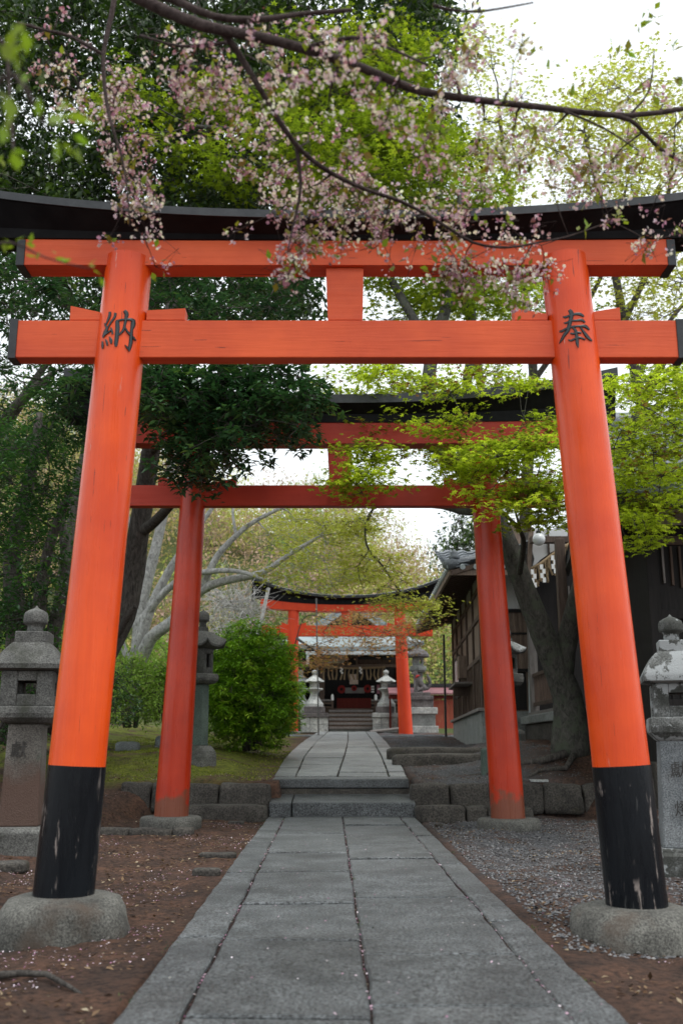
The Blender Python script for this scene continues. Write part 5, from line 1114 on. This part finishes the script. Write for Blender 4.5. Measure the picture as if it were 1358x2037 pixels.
# poles and props
def pole(name, label, a, b, rad, m_, Ya, Yb=None, cat='pole'):
    mb = MB(); p, q = at(a[0], a[1], Ya), at(b[0], b[1], Yb or Ya); mb.tube([p, p.lerp(q, .5), q], rad, 12); return tag(mb.build(name, m_, smooth='auto'), label, cat)
mpole = m_plain('grey_pole', (.16,.16,.155,1), (.1,.1,.1,1), .5)
pole('thin_pole', 'slim grey upright pole in front of the left shrine plinth', (633.5,1462), (629,1190), .022, mpole, 30)
pole('lamp_pole', 'thin black upright pole beside the brown wooden building corner', (886.5,1466), (882,1262), .035, blackm, 30)
pole('branch_prop', 'grey leaning wooden prop beside the left end of the far torii gate', (508,1290), (534,1170), .05, bark_pale, 27, 27.4, 'prop')
pole('loose_board', 'weathered plank lying flat behind the foot of the far right pillar', (735,1456), (798,1449), .05, wood_gy, 35, 36, 'plank')
p = at(964, 1545, 15.2); mb = MB(); z0_ = float(ground_z(p.x, 15.2)); zt_ = zat(1489,15.2)
mb.hexa([(p.x-.05,15.15,z0_-.1),(p.x+.14,15.15,z0_-.1),(p.x+.14,15.3,z0_-.1),(p.x-.05,15.3,z0_-.1)], [(p.x-.045,15.15,zt_),(p.x+.12,15.15,zt_+.02),(p.x+.12,15.3,zt_+.02),(p.x-.045,15.3,zt_)])
tag(mb.build('marker_stone', green_st, bevel=.04, seg=4), 'small round-topped grey marker stone half behind the right red pillar', 'stone')
p = at(1066, 1553, 14.3); mb = MB(); z0_ = .5; mb.box(p.x-.11, p.x+.13, 14.1, 14.32, z0_+.0, z0_+.035); tag(mb.build('flat_stone', far_st, bevel=.008), 'small flat white stone lying on top of the right retaining wall', 'stone')
# ------------------------------------------------------------ brown wooden building with tiled eave
ex = lambda px, Y: at(px, 1400, Y).x
bA, bB = Vector((ex(962,21), 21, 0)), Vector((ex(904,30), 30, 0)); dB = (bB-bA).normalized(); nB = Vector((-dB.y, dB.x, 0)); nB = nB if nB.x < 0 else -nB
br = empty('wooden_building', (bA.x, 21, 1.2), 'brown boarded building with a low tiled eave, posters and grey concrete footing', 'building')
LB = (bB-bA).length; M = Matrix(((dB.x, -nB.x, 0, bA.x), (dB.y, -nB.y, 0, bA.y), (0,0,1,0), (0,0,0,1)))     # local: x along the wall away from the camera, y into the building
def bb(name, x0, x1, y0, y1, z0, z1, m_, par=br, bv=0):
    mb = MB(); mb.box(x0, x1, y0, y1, z0, z1, M); return mb.build(name, m_, par, bevel=bv)
zF, zW = 1.70, 4.85
bb('footing', -.05, LB+.05, -.06, 3.6, .8, zF, concrete); bb('sill', -.1, LB+.1, -.14, 0.0, zF, zF+.07, wood_gy, bv=.01)
bb('wall', 0, LB, .0, .12, zF+.07, zW, wood_br)
for i in range(26): bb('batten', i*LB/26, i*LB/26+.04, -.022, .0, zF+.07, zF+1.1, wood_dk) if i % 1 == 0 else None
for i in range(6): bb('wall_post', i*(LB-.14)/5, i*(LB-.14)/5+.14, -.05, .0, zF+.07, zW, wood_dk, bv=.006)
for z in (zF+1.10, zF+1.95, zF+2.55): bb('wall_rail', 0, LB, -.04, -.0, z, z+.10, wood_dk, bv=.005)
for i in range(12):
    x0 = .14+i*(LB-.14)/12; bb('pale_panel', x0+.05, x0+(LB-.14)/12-.07, -.012, .0, zF+2.68, zF+3.02, plaster_g)
o = bb('notice_board', 6.3, 8.0, -.05, -.0, zF+.62, zF+1.75, wood_bk)
m_po, N, L, bs = newmat('poster_print'); co = coords(N, L); L.new(ramp(N, L, noise(N, L, co, 5, 2), [(.42,(.7,.7,.68,1)),(.5,(.55,.2,.3,1)),(.56,(.75,.75,.74,1)),(.64,(.3,.22,.45,1))], 'CONSTANT'), bs.inputs['Base Color'])
bb('poster', 6.45, 6.98, -.056, -.051, zF+.75, zF+1.62, m_po, o); bb('poster', 7.05, 7.7, -.056, -.051, zF+.72, zF+1.65, m_po, o)
b2 = bb('wall_box', 3.9, 4.5, -.22, -.0, zF+.95, zF+1.5, wood_br, bv=.01); bb('counter_shelf', 2.6, 5.0, -.42, -.0, zF+.72, zF+.77, wood_gy, bv=.01); bb('shelf_bracket', 3.6, 3.66, -.38, -.0, zF+.5, zF+.72, wood_dk)
# front wall that faces the camera
fx0, fx1 = bA.x, ex(1052,21)
def bf(name, px0, px1, py0, py1, dep, m_, off=0, par=br, bv=0):
    mb = MB(); bxp(mb, px0, px1, py0, py1, 21-off, dep); return mb.build(name, m_, par, bevel=bv)
bf('front_wall', 963, 1056, 1040, 1440, .12, wood_br, 0)
bf('plaster_panel', 966, 1052, 1120, 1211, .02, plaster, .022); bf('front_rail', 963, 1056, 1211, 1218, .05, wood_bk, .052, bv=.005); bf('front_rail', 963, 1056, 1258, 1262, .04, wood_bk, .042); bf('front_rail', 963, 1056, 1330, 1336, .05, wood_bk, .052)
for i in range(8): bf('front_board', 966+i*10.8, 976+i*10.8, 1219, 1330, .02, wood_br, .024)
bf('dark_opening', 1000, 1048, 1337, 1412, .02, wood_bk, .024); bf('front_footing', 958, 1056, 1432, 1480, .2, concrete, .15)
pole_ = MB(); pole_.tube([at(1054,1425,20.8), at(1051,1180,20.8)], .03, 10); pole_.build('rain_pipe', gut, br, smooth='auto')
# tiled roof: hipped, eave along the path side
def tileroof(par, O, ux, uy, nx, ny, w_, slope, m_=tile_m, sag=.0):
    """one sheet of rolled tiles; O lower corner, ux along the eave, uy up the slope"""
    ux, uy = Vector(ux), Vector(uy); Lx, Ly = ux.length, uy.length; nrm = ux.cross(uy).normalized(); nrm = nrm if nrm.z > 0 else -nrm
    mb = MB(); cx_ = int(Lx/w_); seg = 6; cols = cx_*seg+1; rows = ny; vs = []
    for r_ in range(rows*2):
        t = (r_//2+(r_ % 2)*.999)/rows
        for i in range(cols):
            a = (i % seg)/seg; h_ = .035*max(0, math.cos(a*2*math.pi))**.7 if math.cos(a*2*math.pi) > 0 else -.012*abs(math.cos(a*2*math.pi))
            vs.append(O+ux*(i/(cols-1))+uy*t+nrm*(h_+(.028 if r_ % 2 == 0 else 0)-sag*math.sin(t*math.pi)))
    fs = [(r_*cols+i, r_*cols+i+1, (r_+1)*cols+i+1, (r_+1)*cols+i) for r_ in range(rows*2-1) for i in range(cols-1)]
    mb.add(vs, fs); o = mb.build('tile_field', m_, par, smooth=False); so = o.modifiers.new('thick', 'SOLIDIFY'); so.thickness = .03; so.offset = -1
    return o
e0, e1 = at(893,1130,20), at(838,1250,28.5); zE = e0.z; e1 = Vector((e1.x, 30.6, zE)); e0.z = zE
top0, top1 = e0+Vector((3.0, 2.6, 1.15)), e1+Vector((2.8,-.5,1.15))
roof = empty('roof', Vector((0,0,0)))
roof.parent = br; roof.location = -br.location
tileroof(roof, e0, e1-e0, (top0-e0)-(e1-e0).normalized()*((top0-e0).dot((e1-e0).normalized()))+Vector((0,.0,0)), 0, 14, .27, 0, sag=.12)
eE = Vector((e0.x+1.62, e0.y, zE)); tileroof(roof, e0, eE-e0, Vector((.0, 3.2, .95)), 0, 12, .27, 0, sag=.1)
mb = MB(); mb.tube([e0+Vector((-.05,-.05,.06)), e0.lerp(top0,.3)+Vector((0,0,.02)), e0.lerp(top0,.65)+Vector((0,0,.06)), top0+Vector((0,0,.12))], [.11,.12,.12,.13], 10); mb.build('hip_ridge', tile_m, roof, smooth=True)
mb = MB(); c_ = e0+Vector((.12,.10,.20)); mb.lathe([(.10,0),(.12,.04),(.08,.10),(.09,.13),(.03,.19),(.01,.21)], 10, c_); mb.build('ridge_end_tile', tile_m, roof, smooth=True)
n_ = int((e1-e0).length/.27); dd = (e1-e0).normalized()
for i in range(n_+1):
    p = e0+dd*(i*.27)+Vector((-.045,0,.015)); mb = MB(); mb.tube([p, p+Vector((.10,0,.03))], [.055,.055], 10); mb.build('eave_tile_end', gut, roof)
for i in range(7):
    p = e0+Vector((i*.27,-.05,.015)); mb = MB(); mb.tube([p, p+Vector((0,.10,.03))], [.055,.055], 10); mb.build('eave_tile_end', gut, roof)
mb = MB(); mb.bar(e0+Vector((.02,0,-.09)), e1+Vector((.02,0,-.09)), .05, .11); mb.build('fascia', wood_br, roof); mb = MB(); mb.bar(e0+Vector((0,.02,-.09)), eE+Vector((0,.02,-.09)), .05, .11); mb.build('fascia', wood_br, roof)
for i in range(34):
    p = e0+dd*(i*(e1-e0).length/33)+Vector((.05,0,-.10)); mb = MB(); mb.bar(p, p+Vector((1.4,0,.42)), .07, .09); mb.build('rafter', wood_dk, roof)
mb = MB(); a, b = e0+Vector((.05,.05,-.03)), e1+Vector((.05,0,-.03)); up1 = Vector((1.55,0,.47))
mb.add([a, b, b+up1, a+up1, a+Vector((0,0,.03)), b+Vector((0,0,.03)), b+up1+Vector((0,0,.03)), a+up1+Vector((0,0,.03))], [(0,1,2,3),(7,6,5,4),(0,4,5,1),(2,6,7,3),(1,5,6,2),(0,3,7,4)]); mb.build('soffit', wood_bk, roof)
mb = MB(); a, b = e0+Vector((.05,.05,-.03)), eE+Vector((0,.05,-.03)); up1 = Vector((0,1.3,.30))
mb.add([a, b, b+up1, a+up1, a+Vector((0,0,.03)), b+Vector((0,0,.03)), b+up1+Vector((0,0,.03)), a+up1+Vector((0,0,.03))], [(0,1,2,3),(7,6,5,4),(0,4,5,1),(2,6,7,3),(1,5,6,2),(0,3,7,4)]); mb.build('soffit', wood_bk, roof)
# ------------------------------------------------------------ dark lattice hall at the right edge
hr = empty('lattice_hall', (4.1, 11, .6), 'dark timber hall with lattice windows and a grey tiled roof at the right edge', 'building')
def hb(name, x0, x1, y0, y1, z0, z1, m_, par=hr, bv=0):
    mb = MB(); mb.box(x0, x1, y0, y1, z0, z1); return mb.build(name, m_, par, bevel=bv)
XW = 4.1; YF = 13.2; XE = 10.5
hb('stone_footing', XW-.1, XE, YF-.1, 17.0, .2, .78, dark_st, bv=.02); hb('front_wall', XW, XE, YF, YF+.15, .78, 4.15, wood_bk); hb('side_wall', XW, XW+.15, YF+.15, 16.9, .78, 4.15, wood_bk)
for i in range(7): hb('wall_post', XW-.02+i*1.06, XW+.14+i*1.06, YF-.06, YF, .79, 4.1, wood_dk if i % 2 else wood_bk, bv=.008)
for z in (1.45, 2.62, 3.62): hb('wall_rail', XW, XE, YF-.05, YF-.001, z, z+.12, wood_bk if z < 3 else wood_dk, bv=.006)
for i in range(44): hb('board_batten', XW+.1+i*.11, XW+.13+i*.11, YF-.022, YF-.001, .82, 2.62, wood_bk)
for i in range(26): hb('lattice_bar', XW+.2+i*.115, XW+.228+i*.115, YF-.045, YF-.002, max(2.75, 3.10-.03*i), 3.60, wood_dk if i % 4 else wood_gy)
hb('upper_plaster', XW+.1, XE, YF-.012, YF, 3.90, 4.12, plaster_g)
roof2 = empty('roof', Vector((0,0,0))); roof2.parent = hr; roof2.location = -hr.location
e0 = Vector((XW-1.0, 12.1, 4.05)); e1 = Vector((XE+.5, 12.1, 4.05))
tileroof(roof2, e0, e1-e0, Vector((.9,3.1,1.9)), 0, 12, .26, 0, sag=.08); tileroof(roof2, Vector((XW-.1,17.8,4.05)), e1-e0, Vector((0,-2.6,1.9)), 0, 8, .26, 0, sag=.08)
for i in range(int((e1-e0).length/.26)+1):
    p = e0+Vector((i*.26, -.045, .015)); mb = MB(); mb.tube([p, p+Vector((0,.1,.03))], [.052,.052], 10); mb.build('eave_tile_end', tile_m, roof2)
mb = MB(); mb.bar(e0+Vector((0,.02,-.09)), e1+Vector((0,.02,-.09)), .05, .12); mb.build('fascia', wood_bk, roof2)
for i in range(24):
    p = e0+Vector((i*.33, .05, -.1)); mb = MB(); mb.bar(p, p+Vector((0,1.15,.30)), .07, .09); mb.build('rafter', wood_bk, roof2)
mb = MB(); A1, A2, A3 = e0+Vector((.03,.02,-.02)), e0+Vector((.9,3.1,1.86)), Vector((XW-.08,17.78,4.03)); q = Vector((.08,0,-.05))
mb.add([A1, A2, A3, A1+q, A2+q, A3+q], [(0,1,2),(5,4,3),(0,3,4,1),(1,4,5,2),(2,5,3,0)]); mb.build('hip_face', wood_bk, roof2)
mb = MB(); mb.tube([Vector((XW-.15,15.2,6.03)), Vector((XE+.5,15.2,6.03))], [.17,.17], 12); mb.build('main_ridge', tile_m, roof2, smooth='auto')
mb = MB(); mb.tube([e0+Vector((.02,0,.05)), e0+Vector((.45,1.55,.93)), e0+Vector((.9,3.1,1.97))], [.10,.10,.11], 10); mb.build('verge_tiles', tile_m, roof2, smooth='auto')
# porch between the two buildings: plinth, railing, white gable panel with globe lamp and rope
pr = empty('porch', (3.9, 17.6, .8), 'shadowed timber porch with railings on a stone plinth behind the maple trunk', 'porch')
def pb(name, x0, x1, y0, y1, z0, z1, m_, bv=0, par=pr):
    mb = MB(); mb.box(x0, x1, y0, y1, z0, z1); return mb.build(name, m_, par, bevel=bv)
pb('stone_plinth', 3.72, 6.5, 17.3, 20.7, .5, 1.42, dark_st, .03); pb('plinth_slab', 3.64, 6.5, 17.25, 20.72, 1.42, 1.58, concrete, .02); pb('floor', 3.8, 6.5, 17.3, 20.7, 1.58, 1.66, wood_gy)
pb('porch_post', 3.82, 3.98, 17.4, 17.56, 1.66, 4.6, wood_dk, .01); pb('porch_post', 3.82, 3.98, 20.4, 20.56, 1.66, 4.9, wood_gy, .01); pb('porch_post', 4.9, 5.06, 19.7, 19.86, 1.66, 4.6, wood_gy, .01)
for z in (1.78, 2.35): pb('rail', 3.86, 3.92, 17.56, 20.4, z, z+.07, wood_dk, .005)
for i in range(16): pb('baluster', 3.87, 3.91, 17.7+i*.17, 17.74+i*.17, 1.85, 2.35, wood_dk)
pb('rear_wall', 3.95, 6.5, 20.62, 20.7, 1.66, 5.2, wood_bk)
for i in range(9): pb('window_bar', 4.55+i*.085, 4.575+i*.085, 20.56, 20.6, 3.3, 4.25, wood_gy)
pb('ceiling_beam', 3.8, 6.5, 19.55, 19.75, 4.98, 5.1, wood_dk)
P = [(1056,1052),(1128,1052),(1128,1085),(1096,1098),(1076,1112),(1059,1128),(1062,1110),(1056,1090)]
mb = MB(); mb.prism([(at(x,y,19.9).x, at(x,y,19.9).z) for x, y in P][::-1], 19.9, 19.96); mb.build('white_gable_panel', plaster, pr)
mb = MB(); bxp(mb, 1088, 1093, 1052, 1102, 19.86, .05); mb.build('gable_strut', wood_dk, pr)
for a, b in (((1050,1145),(1056,1050)),((1058,1132),(1130,1086))):
    mb = MB(); mb.bar(at(a[0],a[1],19.85), at(b[0],b[1],19.85), .08, .12, (0,1,0)); mb.build('curved_brace', wood_br, pr)
c_ = at(1071,1073,19.2); r = empty('globe_lamp', c_, 'white glass globe lamp hanging in the porch gable', 'lamp')
mb = MB(); mb.lathe([(.125*math.sin(math.pi*i/14)+.001, -.125*math.cos(math.pi*i/14)) for i in range(15)], 28, c_); gm = m_plain('milk_glass', (.62,.64,.64,1), (.6,.62,.62,1), .15, 2, .6, 0); mb.build('globe', gm, r, smooth=True)
mb = MB(); mb.lathe([(.05,.11),(.05,.17),(.02,.18),(.02,.6)], 16, c_); mb.build('fitting', blackm, r, smooth='auto')
rp = empty('straw_rope', at(1095,1120,19.0), 'fringed straw rope with white paper streamers under the porch gable', 'rope')
pts = [at(1056,1132,19), at(1075,1122,19), at(1095,1106,19), at(1118,1090,19), at(1140,1078,19)]
mb = MB(); mb.tube(pts, .035, 8); mb.build('twisted_rope', straw, rp, smooth=True)
for i in range(22):
    t = i/21; px = 1058+t*76; py = 1131-t*50; p = at(px, py, 19-.02*(i % 2)); ln = random.uniform(.25,.5)
    mb = MB(); mb.tube([p, p+Vector((random.uniform(-.03,.03),0,-ln*.5)), p+Vector((random.uniform(-.07,.07),0,-ln))], [.014,.016,.02], 5); mb.build('straw_tassel', straw, rp)
for px, py in ((1060,1134),(1078,1124),(1100,1106)): shide(rp, at(px,py,18.9), .06, .34)
